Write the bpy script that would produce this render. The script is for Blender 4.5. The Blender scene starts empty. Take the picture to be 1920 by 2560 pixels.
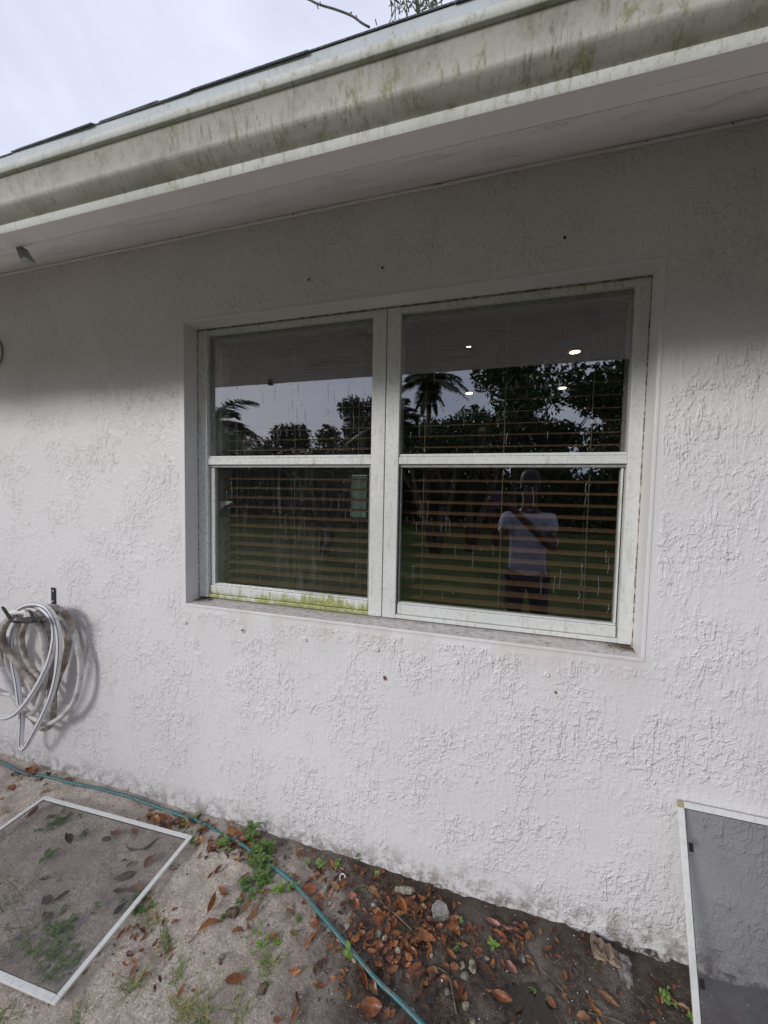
import bpy, bmesh, math, random
from mathutils import Vector, Matrix, noise
random.seed(11)
sc = bpy.context.scene
C = sc.collection
RAD = math.radians
# ------------------------------------------------------------------ camera
CAM = Vector((0, -1.45, 1.613)); FPX = 920.61
yaw, pitch, roll = 0.27288, -0.05127, 0.01925
FW = Vector((-math.sin(yaw)*math.cos(pitch), math.cos(yaw)*math.cos(pitch), math.sin(pitch)))
r0 = Vector((math.cos(yaw), math.sin(yaw), 0)); u0 = r0.cross(FW)
RT = math.cos(roll)*r0 + math.sin(roll)*u0
UP = -math.sin(roll)*r0 + math.cos(roll)*u0
cd = bpy.data.cameras.new('camera'); cam = bpy.data.objects.new('camera', cd); C.objects.link(cam)
cd.sensor_fit = 'HORIZONTAL'; cd.sensor_width = 36; cd.lens = FPX/1920*36
cd.clip_start = 0.01; cd.clip_end = 500
M = Matrix((RT, UP, -FW)).transposed().to_4x4(); M.translation = CAM
cam.matrix_world = M
sc.camera = cam
# ------------------------------------------------------------------ sky and sun
SUN_EL, SUN_AZ = 23.0, 35.0         # light comes from the front left, low under the cloud
w = bpy.data.worlds.new('World'); sc.world = w; w.use_nodes = True
nt = w.node_tree; nt.nodes.clear()
out = nt.nodes.new('ShaderNodeOutputWorld'); bg = nt.nodes.new('ShaderNodeBackground')
sky = nt.nodes.new('ShaderNodeTexSky'); sky.sky_type = 'NISHITA'; sky.sun_disc = False
sky.sun_elevation = RAD(SUN_EL); sky.sun_rotation = RAD(180+SUN_AZ)
tc = nt.nodes.new('ShaderNodeTexCoord')
mp = nt.nodes.new('ShaderNodeMapping'); mp.inputs['Scale'].default_value = (1, 1, 2.2)
nz = nt.nodes.new('ShaderNodeTexNoise'); nz.inputs['Scale'].default_value = 1.6; nz.inputs['Detail'].default_value = 5; nz.inputs['Roughness'].default_value = .5
nz.inputs['Distortion'].default_value = .5
cr = nt.nodes.new('ShaderNodeValToRGB'); e = cr.color_ramp.elements
e[0].position = .36; e[0].color = (.53, .565, .72, 1); e[1].position = .62; e[1].color = (.76, .78, .92, 1)
mulc = nt.nodes.new('ShaderNodeVectorMath'); mulc.operation = 'SCALE'; mulc.inputs['Scale'].default_value = 7.4
mx = nt.nodes.new('ShaderNodeMix'); mx.data_type = 'RGBA'; mx.inputs[0].default_value = .93
nt.links.new(tc.outputs['Generated'], mp.inputs[0]); nt.links.new(mp.outputs[0], nz.inputs['Vector'])
nt.links.new(nz.outputs['Fac'], cr.inputs[0]); nt.links.new(cr.outputs[0], mulc.inputs[0])
nt.links.new(sky.outputs[0], mx.inputs[6]); nt.links.new(mulc.outputs[0], mx.inputs[7])
nt.links.new(mx.outputs[2], bg.inputs[0]); bg.inputs[1].default_value = .125
nt.links.new(bg.outputs[0], out.inputs[0])
sl = bpy.data.lights.new('sun', 'SUN'); sl.energy = 1.5; sl.angle = RAD(14); sl.color = (1, .97, .94)
so = bpy.data.objects.new('sun', sl); C.objects.link(so)
sdir = Vector((math.sin(RAD(SUN_AZ)), math.cos(RAD(SUN_AZ)), -math.tan(RAD(SUN_EL)))).normalized()
so.rotation_euler = sdir.to_track_quat('-Z', 'Y').to_euler()
vs = sc.view_settings; vs.view_transform = 'Standard'; vs.look = 'None'; vs.exposure = 0.4; vs.gamma = 1; vs.use_curve_mapping = False
sc.cycles.use_denoising = True
sc.cycles.max_bounces = 8; sc.cycles.transparent_max_bounces = 16
sc.cycles.sample_clamp_indirect = 5

# ------------------------------------------------------------------ helpers
def ray(px, py):
    return FW + RT*((px-960)/FPX) - UP*((py-1280)/FPX)
def atY(px, py, y):
    d = ray(px, py); return CAM + d*((y-CAM.y)/d.y)
def atZ(px, py, z=0.0):
    d = ray(px, py); return CAM + d*((z-CAM.z)/d.z)

def gh(x, y):
    """height of the ground"""
    if y < -3.5: return -.02
    k = min(1, max(0, (y+3.5)/1.5))
    h = noise.noise(Vector((x*1.6, y*1.6, 3)))*.022 + noise.noise(Vector((x*6, y*6, 7)))*.009
    h += noise.noise(Vector((x*17, y*17, 1)))*.0085 + noise.noise(Vector((x*41, y*41, 5)))*.0045
    h += .012*math.exp(-((x+.9)/.5)**2) - .012*max(0, min(1, (x-.0)/.5))
    # shallow puddle hollow below the window's right end
    h -= .028*math.exp(-(((x-.2)/.13)**2+((y+.25)/.085)**2))
    if y > -.1: h += .012*noise.noise(Vector((x*9, 2, 2)))*(y+.1)/.1
    return h*k - .02*(1-k)

class MB:
    def __init__(s): s.v = []; s.f = []; s.m = []; s.sm = []
    def add(s, vs, fs, mi=0, smooth=False):
        o = len(s.v); s.v += [tuple(v) for v in vs]
        for f in fs: s.f.append(tuple(i+o for i in f)); s.m.append(mi); s.sm.append(smooth)
    def box(s, x0, x1, y0, y1, z0, z1, mi=0):
        s.add([(x0,y0,z0),(x1,y0,z0),(x1,y1,z0),(x0,y1,z0),(x0,y0,z1),(x1,y0,z1),(x1,y1,z1),(x0,y1,z1)],
              [(0,3,2,1),(4,5,6,7),(0,1,5,4),(1,2,6,5),(2,3,7,6),(3,0,4,7)], mi)
    def tube(s, pts, r, n=8, mi=0, caps=True, radii=None):
        pts = [Vector(p) for p in pts]; k = len(pts); vs = []; up = None
        for i, p in enumerate(pts):
            t = (pts[min(i+1, k-1)]-pts[max(i-1, 0)]).normalized()
            if up is None:
                up = Vector((0, 0, 1)) if abs(t.z) < .9 else Vector((1, 0, 0))
            a = t.cross(up); a = a.normalized() if a.length > 1e-6 else Vector((1, 0, 0))
            b = a.cross(t); up = b
            rr = radii[i] if radii else r
            for j in range(n):
                an = 2*math.pi*j/n; vs.append(p + a*(rr*math.cos(an)) + b*(rr*math.sin(an)))
        fs = [(i*n+j, i*n+(j+1) % n, (i+1)*n+(j+1) % n, (i+1)*n+j) for i in range(k-1) for j in range(n)]
        if caps: fs += [tuple(range(n-1, -1, -1)), tuple(range((k-1)*n, k*n))]
        s.add(vs, fs, mi, True)
    def lathe(s, prof, n=20, mi=0, M=None):
        vs = []
        for r, z in prof:
            for j in range(n):
                a = 2*math.pi*j/n; v = Vector((r*math.cos(a), r*math.sin(a), z)); vs.append(M @ v if M else v)
        k = len(prof)
        s.add(vs, [(i*n+j, i*n+(j+1) % n, (i+1)*n+(j+1) % n, (i+1)*n+j) for i in range(k-1) for j in range(n)], mi, True)
    def build(s, name, mat, parent=None, loc=None):
        me = bpy.data.meshes.new(name); me.from_pydata(s.v, [], s.f)
        for m in (mat if isinstance(mat, (list, tuple)) else [mat]): me.materials.append(m)
        me.polygons.foreach_set('material_index', s.m); me.polygons.foreach_set('use_smooth', s.sm)
        me.update()
        o = bpy.data.objects.new(name, me); C.objects.link(o)
        if parent: o.parent = parent
        if loc: o.location = loc
        return o
def tag(o, label=None, cat=None, group=None, kind=None):
    if label: o['label'] = label
    if cat: o['category'] = cat
    if group: o['group'] = group
    if kind: o['kind'] = kind
    return o
def empty(name, loc=(0, 0, 0), rot=(0, 0, 0), **k):
    o = bpy.data.objects.new(name, None); C.objects.link(o); o.location = loc; o.rotation_euler = rot; o.empty_display_size = .05
    return tag(o, **k)
def linkobj(name, me, parent=None, loc=(0, 0, 0), rot=(0, 0, 0), scale=(1, 1, 1)):
    o = bpy.data.objects.new(name, me); C.objects.link(o); o.location = loc; o.rotation_euler = rot; o.scale = scale
    if parent: o.parent = parent
    return o
def bevel(o, wdt=.002, seg=2):
    m = o.modifiers.new('bevel', 'BEVEL'); m.width = wdt; m.segments = seg; m.limit_method = 'ANGLE'; return o

class N:
    """tiny node builder"""
    def __init__(s, name, rough=.7, spec=.4):
        s.m = bpy.data.materials.new(name); s.m.use_nodes = True; s.t = s.m.node_tree
        s.b = s.t.nodes['Principled BSDF']; s.b.inputs['Roughness'].default_value = rough
        s.b.inputs['Specular IOR Level'].default_value = spec
        s.g = s.t.nodes.new('ShaderNodeNewGeometry'); s.pos = s.g.outputs['Position']
        s.o = s.t.nodes.new('ShaderNodeTexCoord').outputs['Object']
    def L(s, a, b): s.t.links.new(a, b)
    def setin(s, sock, v):
        if hasattr(v, 'links'): s.L(v, sock)
        else: sock.default_value = v
    def mapv(s, v, scale=(1, 1, 1), loc=(0, 0, 0)):
        n = s.t.nodes.new('ShaderNodeMapping'); s.L(v, n.inputs[0]); n.inputs['Scale'].default_value = scale; n.inputs['Location'].default_value = loc
        return n.outputs[0]
    def noise(s, scale, detail=3, rough=.5, v=None, dist=0):
        n = s.t.nodes.new('ShaderNodeTexNoise'); s.L(v if v is not None else s.pos, n.inputs['Vector'])
        n.inputs['Scale'].default_value = scale; n.inputs['Detail'].default_value = detail; n.inputs['Roughness'].default_value = rough
        n.inputs['Distortion'].default_value = dist; return n.outputs['Fac']
    def voro(s, scale, v=None, feat='F1'):
        n = s.t.nodes.new('ShaderNodeTexVoronoi'); n.feature = feat; s.L(v if v is not None else s.pos, n.inputs['Vector']); n.inputs['Scale'].default_value = scale
        return n.outputs['Distance']
    def ms(s, v, a, b, c=0., d=1.):
        n = s.t.nodes.new('ShaderNodeMapRange'); n.interpolation_type = 'SMOOTHSTEP'; s.setin(n.inputs[0], v)
        for i, x in zip((1, 2, 3, 4), (a, b, c, d)): n.inputs[i].default_value = x
        return n.outputs[0]
    def ma(s, op, a, b=0., c=0., clamp=False):
        n = s.t.nodes.new('ShaderNodeMath'); n.operation = op; n.use_clamp = clamp
        s.setin(n.inputs[0], a); s.setin(n.inputs[1], b); s.setin(n.inputs[2], c); return n.outputs[0]
    def mix(s, f, a, b):
        n = s.t.nodes.new('ShaderNodeMix'); n.data_type = 'RGBA'; s.setin(n.inputs[0], f)
        s.setin(n.inputs[6], a if hasattr(a, 'links') else (*a, 1)); s.setin(n.inputs[7], b if hasattr(b, 'links') else (*b, 1)); return n.outputs[2]
    def sep(s, v=None):
        n = s.t.nodes.new('ShaderNodeSeparateXYZ'); s.L(v if v is not None else s.pos, n.inputs[0]); return n.outputs
    def col(s, c): s.setin(s.b.inputs['Base Color'], c if hasattr(c, 'links') else (*c, 1)); return s
    def rough(s, v): s.setin(s.b.inputs['Roughness'], v); return s
    def bump(s, h, strength=.5, dist=.005):
        n = s.t.nodes.new('ShaderNodeBump'); s.L(h, n.inputs['Height']); n.inputs['Strength'].default_value = strength; n.inputs['Distance'].default_value = dist
        s.L(n.outputs[0], s.b.inputs['Normal']); return s
    def rnd(s):
        return s.t.nodes.new('ShaderNodeObjectInfo').outputs['Random']

def simple(name, c1, c2, scale=20, rough=.6, bmp=.2, spec=.4, bd=.003):
    n = N(name, rough, spec); f = n.noise(scale, 4, .6); n.col(n.mix(n.ms(f, .3, .7), c1, c2))
    if bmp: n.bump(n.noise(scale*3, 3), bmp, bd)
    return n.m

# ------------------------------------------------------------------ materials
OX0, OX1, OZ0, OZ1 = -1.398, .531, 1.057, 2.393       # window opening in the wall face
def stucco(name, smooth=False):
    n = N(name, .42, .5)
    p = n.pos; x, y, z = n.sep()
    flat = n.mapv(p, (1, 1, 1))
    dn = n.noise(9, 2, .5)
    # how rough each patch of the trowelled finish is
    patch = n.ms(n.noise(3.6, 4, .65), .42, .58)
    hgt = None
    def worms(scale, v, wdt, lo, hi, seed):
        a = n.noise(scale, 2.5, .55, n.mapv(v, (1, 1, 1), (seed, seed, seed)), .35)
        ridge = n.ma('SUBTRACT', 1, n.ma('DIVIDE', n.ma('ABSOLUTE', n.ma('SUBTRACT', a, .5)), wdt), clamp=True)
        brk = n.ms(n.noise(scale*.62, 2, .5, n.mapv(v, (1, 1, 1), (seed+9, 0, 3))), lo, hi)
        return n.ma('MULTIPLY', ridge, brk)
    w1 = worms(21, n.mapv(p, (1, 1, .8)), .036, .50, .58, 2.3)
    def terrace(scale, v, at, wd, seed, det=4, dist=.6):
        a = n.noise(scale, det, .62, n.mapv(v, (1, 1, 1), (seed, 3*seed, seed)), dist)
        return n.ms(a, at, at+wd)
    t1 = terrace(9, p, .50, .03, 1.7, 5, .25)
    t2 = terrace(33, n.mapv(p, (1, 1, .75)), .52, .075, 6.1, 2.5, .3)
    t3 = terrace(23, n.mapv(p, (1.9, 1, .36)), .54, .08, 3.3, 2, .3)
    t4 = terrace(62, p, .52, .12, 8.2, 1.5, .2)
    fine = n.noise(150, 3, .6)
    lumps = n.noise(14, 3, .55)
    blob = n.ms(n.voro(44), .24, .12)
    blobs = n.ma('MULTIPLY', blob, n.ms(n.noise(14, 2), .54, .6))
    s1 = n.ma('ADD', n.ma('MULTIPLY', t1, .42), n.ma('MULTIPLY', t2, .62))
    s1 = n.ma('ADD', s1, n.ma('MULTIPLY', t3, .55)); s1 = n.ma('ADD', s1, n.ma('MULTIPLY', t4, .5)); s1 = n.ma('ADD', s1, n.ma('MULTIPLY', blobs, .35)); s1 = n.ma('ADD', s1, n.ma('MULTIPLY', w1, .3))
    s1 = n.ma('MULTIPLY', s1, n.ma('ADD', n.ma('MULTIPLY', patch, .74), .26))
    # trowelled-flat band that frames the window
    qx = n.ma('MAXIMUM', n.ma('SUBTRACT', OX0, x), n.ma('SUBTRACT', x, OX1))
    qz = n.ma('MAXIMUM', n.ma('SUBTRACT', OZ0, z), n.ma('SUBTRACT', z, OZ1))
    q = n.ma('MAXIMUM', qx, qz)
    q = n.ma('ADD', q, n.ma('MULTIPLY', n.ma('SUBTRACT', dn, .5), .02))
    band = n.ms(q, .022, .042)
    if smooth: s1 = n.ma('MULTIPLY', s1, .16)
    else: s1 = n.ma('MULTIPLY', s1, n.ma('ADD', n.ma('MULTIPLY', band, .95), .05))
    h = n.ma('ADD', s1, n.ma('MULTIPLY', fine, .05)); h = n.ma('ADD', h, n.ma('MULTIPLY', lumps, .07))
    n.bump(h, 1.0, .0029)
    c = n.mix(n.ms(n.noise(1.3, 3, .6), .3, .7), (.76, .748, .742), (.71, .697, .69))
    # splash dirt near the ground, mildew specks, rust wash below the sill
    dirt = n.ma('MULTIPLY', n.ms(n.ma('SUBTRACT', z, n.ma('MULTIPLY', n.ms(x, -1.2, .6), .02)), .15, -.03), n.ms(n.noise(17, 6, .75), .42, .60))
    c = n.mix(n.ma('MULTIPLY', dirt, .85), c, (.20, .16, .13))
    mild = n.ma('MULTIPLY', n.ms(n.noise(70, 3, .7), .66, .74), n.ms(n.noise(4, 2), .45, .6))
    c = n.mix(n.ma('MULTIPLY', mild, .5), c, (.23, .21, .19))
    below = n.ma('MULTIPLY', n.ms(z, .86, 1.03), n.ms(z, 1.075, 1.05))
    wash = n.ma('MULTIPLY', n.ma('MULTIPLY', below, n.ms(n.noise(5, 4, .6, n.mapv(p, (1.6, 1, .5))), .42, .66)), n.ma('MULTIPLY', n.ms(x, -1.5, -1.3), n.ms(x, .6, .5)))
    c = n.mix(n.ma('MULTIPLY', wash, .4), c, (.60, .50, .47))
    n.col(c); return n.m
M_wall = stucco('painted_stucco'); M_wallsmooth = stucco('smooth_stucco', True)

n = N('sill_paint', .75, .3)
c = n.mix(n.ms(n.noise(45, 5, .7), .42, .72), (.62, .59, .58), (.40, .345, .31))
sx_ = n.sep(); cr2 = n.ma('MULTIPLY', n.ma('MAXIMUM', n.ms(sx_[0], .40, .52), n.ms(sx_[0], -1.28, -1.39)), n.ms(n.ma('ADD', sx_[1], n.ma('MULTIPLY', n.noise(30, 4, .7), .05)), .055, .085))
c = n.mix(n.ma('MULTIPLY', cr2, .85), c, (.12, .08, .05))
c = n.mix(n.ms(n.noise(120, 3), .66, .72), c, (.06, .05, .04))
n.col(c).bump(n.noise(110, 4), .5, .002); M_sill = n.m

def frame_mat(name, moss=0., dirt=.35):
    n = N(name, .38, .5); p = n.pos
    c = n.mix(n.ms(n.noise(3, 4, .6), .3, .7), (.72, .73, .71), (.64, .65, .62))
    mott = n.ms(n.noise(60, 5, .7), .5, .64)
    c = n.mix(n.ma('MULTIPLY', mott, dirt), c, (.46, .48, .46))
    st = n.ms(n.noise(40, 3, .6, n.mapv(p, (1.6, 1, .22))), .55, .72)
    c = n.mix(n.ma('MULTIPLY', st, dirt*.9), c, (.40, .38, .28))
    if moss:
        x, y, z = n.sep()
        if moss > .9:
            low = n.ma('ADD', n.ms(z, 1.145, 1.085, 0., .20), n.ma('MULTIPLY', n.ms(x, -1.3, -.7), .10))
            a_ = n.ma('ADD', n.ma('ADD', n.ma('MULTIPLY', n.noise(22, 6, .75, n.mapv(p, (1.7, 1, .45))), .75), n.ma('MULTIPLY', n.noise(7, 2), .4)), low)
            g2 = n.ms(a_, .66, .84); g3 = n.ms(n.noise(90, 4, .75), .42, .62)
            gc = n.mix(g3, (.40, .42, .11), (.15, .18, .03))
            c = n.mix(n.ma('MULTIPLY', g2, .9), c, gc)
        else:
            g2 = n.ma('MULTIPLY', n.ms(n.noise(34, 6, .75, n.mapv(p, (1.7, 1, .3))), .56, .68), n.ms(n.noise(5, 2), .42, .58))
            c = n.mix(n.ma('MULTIPLY', g2, moss*1.5, clamp=True), c, (.38, .39, .14))
    n.col(c); n.bump(n.noise(80, 3), .08, .001); return n.m
M_frame = frame_mat('white_aluminium', .0, .45)
M_frame_y = frame_mat('yellowed_aluminium', .25, .8)
M_moss = frame_mat('mossy_aluminium', 1.0, .6)
M_rail = frame_mat('streaked_aluminium', .45, .7)
M_caulk = (lambda n: (n.col(n.mix(n.ms(n.noise(38, 4, .7), .42, .56), (.55, .50, .43), (.13, .085, .05))).bump(n.noise(60, 3), .6, .002), n.m)[1])(N('old_caulk', .8, .2))
M_gasket = simple('dark_gasket', (.03, .03, .03), (.06, .055, .05), 60, .6, 0)
M_track = simple('grey_track', (.30, .31, .30), (.22, .22, .21), 40, .5, .1)

def glass_mat(name, haze, hc=(.55, .57, .58), refl=.235):
    n = N(name, .5, .5); t = n.t; t.nodes.remove(n.b)
    tr = t.nodes.new('ShaderNodeBsdfTransparent'); tr.inputs[0].default_value = (.88, .86, .82, 1)
    gl = t.nodes.new('ShaderNodeBsdfGlossy'); gl.inputs['Roughness'].default_value = 0; gl.inputs[0].default_value = (.93, .96, 1, 1)
    df = t.nodes.new('ShaderNodeBsdfDiffuse'); df.inputs[0].default_value = (*hc, 1)
    m1 = t.nodes.new('ShaderNodeMixShader'); m2 = t.nodes.new('ShaderNodeMixShader')
    lw = t.nodes.new('ShaderNodeLayerWeight'); lw.inputs[0].default_value = .25
    f = n.ma('ADD', refl, n.ma('MULTIPLY', lw.outputs['Fresnel'], .5), clamp=True)
    n.L(f, m1.inputs[0]); n.L(tr.outputs[0], m1.inputs[1]); n.L(gl.outputs[0], m1.inputs[2])
    streak = n.ms(n.noise(34, 4, .65, n.mapv(n.pos, (2.2, 1, .13))), .48, .78)
    spot = n.ms(n.noise(85, 2, .5), .66, .72)
    cloud = n.ms(n.noise(3.2, 4, .6), .35, .75)
    d = n.ma('ADD', n.ma('MULTIPLY', streak, n.ma('ADD', .25, cloud)), n.ma('MULTIPLY', spot, .8))
    d = n.ma('ADD', n.ma('MULTIPLY', d, haze), haze*.12, clamp=True)
    n.L(d, m2.inputs[0]); n.L(m1.outputs[0], m2.inputs[1]); n.L(df.outputs[0], m2.inputs[2])
    b = t.nodes.new('ShaderNodeBump'); b.inputs['Strength'].default_value = .05; b.inputs['Distance'].default_value = .002
    n.L(n.noise(5, 1), b.inputs['Height']); n.L(b.outputs[0], gl.inputs['Normal'])
    n.L(m2.outputs[0], t.nodes['Material Output'].inputs[0]); return n.m
M_glassL = glass_mat('dusty_window_glass', .07); M_glassR = glass_mat('window_glass', .014)
M_glassLL = glass_mat('streaked_window_glass', .09)

def gutter_mat(name, c1, c2, stain, amt):
    n = N(name, .75, .2)
    c = n.mix(n.ms(n.noise(1.7, 4, .6), .3, .7), c1, c2)
    c = n.mix(n.ma('MULTIPLY', n.ms(n.noise(9, 6, .75), .45, .66), amt*.7), c, tuple(.5*a+.5*b for a, b in zip(c2, stain)))
    st = n.ms(n.noise(55, 5, .75, n.mapv(n.pos, (2.0, .5, .3))), .50, .72)
    st = n.ma('MULTIPLY', st, n.ms(n.noise(4, 3, .6), .35, .6))
    c = n.mix(n.ma('MULTIPLY', st, amt), c, stain)
    x = n.sep()[0]
    al = n.ma('MULTIPLY', n.ms(n.ma('ADD', n.noise(26, 6, .8, n.mapv(n.pos, (1.3, 1, .7))), n.ma('MULTIPLY', n.ms(x, -2.2, .8), .10)), .60, .72), amt)
    c = n.mix(al, c, (.29, .285, .17))
    sp = n.ms(n.noise(90, 3, .6, n.mapv(n.pos, (1.4, 1, .6))), .68, .73)
    c = n.mix(n.ma('MULTIPLY', sp, .6), c, (.08, .075, .06))
    n.col(c).bump(n.noise(70, 4), .2, .0012); return n.m
M_gut = gutter_mat('stained_gutter_metal', (.53, .52, .46), (.45, .44, .385), (.17, .155, .10), .95)
M_lip = gutter_mat('pale_gutter_metal', (.60, .605, .57), (.52, .53, .48), (.25, .25, .17), .75)
M_eave = simple('eave_paint', (.80, .76, .755), (.75, .71, .70), 4, .75, .15)
M_drip = gutter_mat('drip_edge_metal', (.66, .70, .74), (.58, .62, .64), (.34, .35, .26), .35)
n = N('asphalt_shingle', .95, .2); n.col(n.mix(n.ms(n.noise(260, 2), .4, .6), (.10, .105, .115), (.26, .265, .27))).bump(n.noise(260, 2), .8, .003); M_shingle = n.m

# ground: pale sand on the left grading to wet dark soil on the right, lawn beyond the bed
n = N('sand_and_soil', .92, .25)
x, y, z = n.sep()
wv = n.ma('MULTIPLY', n.ma('SUBTRACT', n.noise(2.6, 5, .6), .5), .9)
wet = n.ms(n.ma('ADD', n.ma('ADD', x, n.ma('MULTIPLY', y, .15)), wv), -1.0, -.32)
sand = n.mix(n.ms(n.noise(90, 5, .75), .32, .68), (.43, .365, .30), (.80, .72, .625))
sand = n.mix(n.ms(n.noise(7, 4, .6), .42, .68), sand, (.48, .41, .35))
sand = n.mix(n.ms(n.noise(230, 2), .64, .70), sand, (.78, .75, .70))
sand = n.mix(n.ms(n.noise(160, 3), .32, .26), sand, (.16, .10, .08))
soil = n.mix(n.ms(n.noise(60, 5, .75), .3, .72), (.035, .026, .02), (.15, .12, .095))
soil = n.mix(n.ms(n.noise(6, 4, .6), .45, .7), soil, (.21, .185, .16))
soil = n.mix(n.ms(n.noise(210, 2), .67, .72), soil, (.50, .46, .42))
g = n.mix(wet, sand, soil)
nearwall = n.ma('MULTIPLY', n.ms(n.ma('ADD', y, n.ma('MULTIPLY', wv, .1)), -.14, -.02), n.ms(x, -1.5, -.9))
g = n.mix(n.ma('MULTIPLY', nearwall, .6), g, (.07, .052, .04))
lawn = n.mix(n.ms(n.noise(30, 4, .7), .35, .7), (.035, .06, .01), (.075, .11, .022))  # lawn colour lowered to carry the shade of the trees
lawn = n.mix(n.ms(n.noise(1.2, 3), .4, .65), lawn, (.10, .12, .035))
lf = n.ms(n.ma('ADD', y, wv), -1.9, -2.6)
back = n.ms(y, .5, 1)
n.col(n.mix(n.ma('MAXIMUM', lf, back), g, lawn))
n.rough(n.ms(n.ma('MULTIPLY', wet, n.noise(5, 3)), .2, .6, .95, .55))
n.bump(n.ma('ADD', n.ma('MULTIPLY', n.noise(55, 6, .75), 1.), n.ma('MULTIPLY', n.noise(200, 2), .35)), 1.0, .016); M_ground = n.m

M_hoseW = None
n = N('white_hose', .45, .4)
c = n.mix(n.ms(n.noise(12, 6, .7), .45, .66), (.62, .61, .59), (.36, .33, .29)); n.col(c); M_hoseW = n.m
n = N('clean_white_hose', .35, .45)
c = n.mix(n.ms(n.noise(26, 5, .7), .55, .72), (.78, .78, .78), (.50, .47, .43)); n.col(c); M_hoseC = n.m
n = N('dirty_hose', .65, .3)
c = n.mix(n.ms(n.noise(11, 6, .7), .38, .62), (.47, .43, .39), (.17, .13, .105)); n.col(c); M_hoseD = n.m
M_stripe = simple('blue_stripe', (.015, .025, .12), (.02, .035, .14), 30, .5, 0)
n = N('teal_hose', .4, .45)
c = n.mix(n.ms(n.noise(24, 4, .7), .35, .65), (.02, .17, .185), (.04, .12, .125)); c = n.mix(n.ms(n.noise(60, 5, .75), .50, .62), c, (.17, .14, .11)); n.col(c); M_teal = n.m
M_black = simple('black_metal', (.015, .015, .017), (.035, .035, .035), 40, .45, .1)
M_rubber = simple('black_plastic', (.01, .01, .01), (.02, .02, .02), 40, .5, 0)
M_screenframe = frame_mat('white_screen_frame', .0, .35)
M_corner = simple('beige_plastic', (.40, .35, .22), (.34, .29, .18), 40, .6, 0)
def mesh_mat(name, opa, colr):
    n = N(name, .6, .2); t = n.t
    tr = t.nodes.new('ShaderNodeBsdfTransparent'); mx_ = t.nodes.new('ShaderNodeMixShader')
    n.col(n.mix(n.ms(n.noise(6, 3), .35, .65), colr, tuple(v*1.5 for v in colr)))
    grid = n.ms(n.noise(3, 3), .3, .7, opa-.04, opa+.04)
    n.L(grid, mx_.inputs[0]); n.L(tr.outputs[0], mx_.inputs[1]); n.L(n.b.outputs[0], mx_.inputs[2]); n.L(mx_.outputs[0], t.nodes['Material Output'].inputs[0]); return n.m
M_mesh = mesh_mat('charcoal_insect_mesh', .29, (.10, .10, .105))
M_mesh2 = mesh_mat('grey_insect_mesh', .52, (.11, .112, .12))

def leafm(name, a, b, rough=.42, spec=.5, tl=0.):
    n = N(name, rough, spec); c = n.mix(n.ms(n.noise(70, 4, .7), .38, .64), a, b)
    r = n.rnd(); c = n.mix(n.ma('MULTIPLY', r, .55), c, tuple(v*.55 for v in a))
    n.col(c); n.bump(n.noise(160, 3), .3, .001); return n.m
LM = [leafm('rust_brown_leaf', (.27, .095, .032), (.13, .045, .02)),
      leafm('dark_brown_leaf', (.10, .040, .022), (.045, .022, .014)),
      leafm('orange_brown_leaf', (.38, .155, .045), (.20, .07, .024)),
      leafm('tan_leaf', (.30, .16, .07), (.17, .08, .035)),
      leafm('pinkish_leaf', (.42, .20, .15), (.25, .10, .07)),
      leafm('blackened_leaf', (.035, .03, .028), (.02, .018, .018)),
      leafm('olive_leaf', (.20, .15, .04), (.11, .09, .03))]
GM = [leafm('weed_green', (.125, .22, .05), (.08, .145, .03), .5), leafm('bright_weed_green', (.21, .35, .07), (.13, .24, .04), .5),
      leafm('dry_grass', (.34, .31, .12), (.22, .22, .07), .6), leafm('dull_grass', (.14, .22, .06), (.19, .22, .09), .6)]
n = N('weathered_stone', .9, .2); n.col(n.mix(n.ms(n.noise(60, 5, .7), .38, .62), (.40, .36, .28), (.11, .095, .07))).bump(n.noise(70, 4), .8, .006); M_stone = n.m
n = N('grey_concrete', .9, .2); n.col(n.mix(n.ms(n.noise(40, 5, .7), .38, .62), (.30, .29, .265), (.14, .135, .12))).bump(n.noise(70, 4), .6, .004); M_conc = n.m
n = N('dark_stone', .85, .3); n.col(n.mix(n.ms(n.noise(60, 5, .7), .38, .62), (.16, .12, .08), (.05, .045, .035))).bump(n.noise(70, 4), .9, .006); M_dstone = n.m
n = N('broken_masonry', .9, .2); n.col(n.mix(n.ms(n.noise(20, 5, .7, n.mapv(n.pos, (.6, 1, 5))), .4, .6), (.36, .28, .20), (.08, .06, .045))).bump(n.noise(30, 4, .6, n.mapv(n.pos, (.6, 1, 4))), .9, .008); M_masonry = n.m

# ------------------------------------------------------------------ ground (one sheet out to the horizon)
def graded(lo, hi, step, far_lo, far_hi):
    a = [lo+step*i for i in range(int((hi-lo)/step)+1)]
    s = step; v = a[-1]; up_ = []
    while v < far_hi: s *= 1.35; v += s; up_.append(v)
    s = step; v = a[0]; dn_ = []
    while v > far_lo: s *= 1.35; v -= s; dn_.append(v)
    return dn_[::-1]+a+up_
xs = graded(-3.0, 1.3, .0095, -120, 120); ys = graded(-1.0, .03, .0095, -160, 120)
g = MB(); nx = len(xs)
g.v = [(x, y, gh(x, y) if y < .2 else -.25) for y in ys for x in xs]
g.f = [(j*nx+i, j*nx+i+1, (j+1)*nx+i+1, (j+1)*nx+i) for j in range(len(ys)-1) for i in range(nx-1)]
g.m = [0]*len(g.f); g.sm = [True]*len(g.f)
tag(g.build('ground', M_ground), kind='structure')
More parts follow.
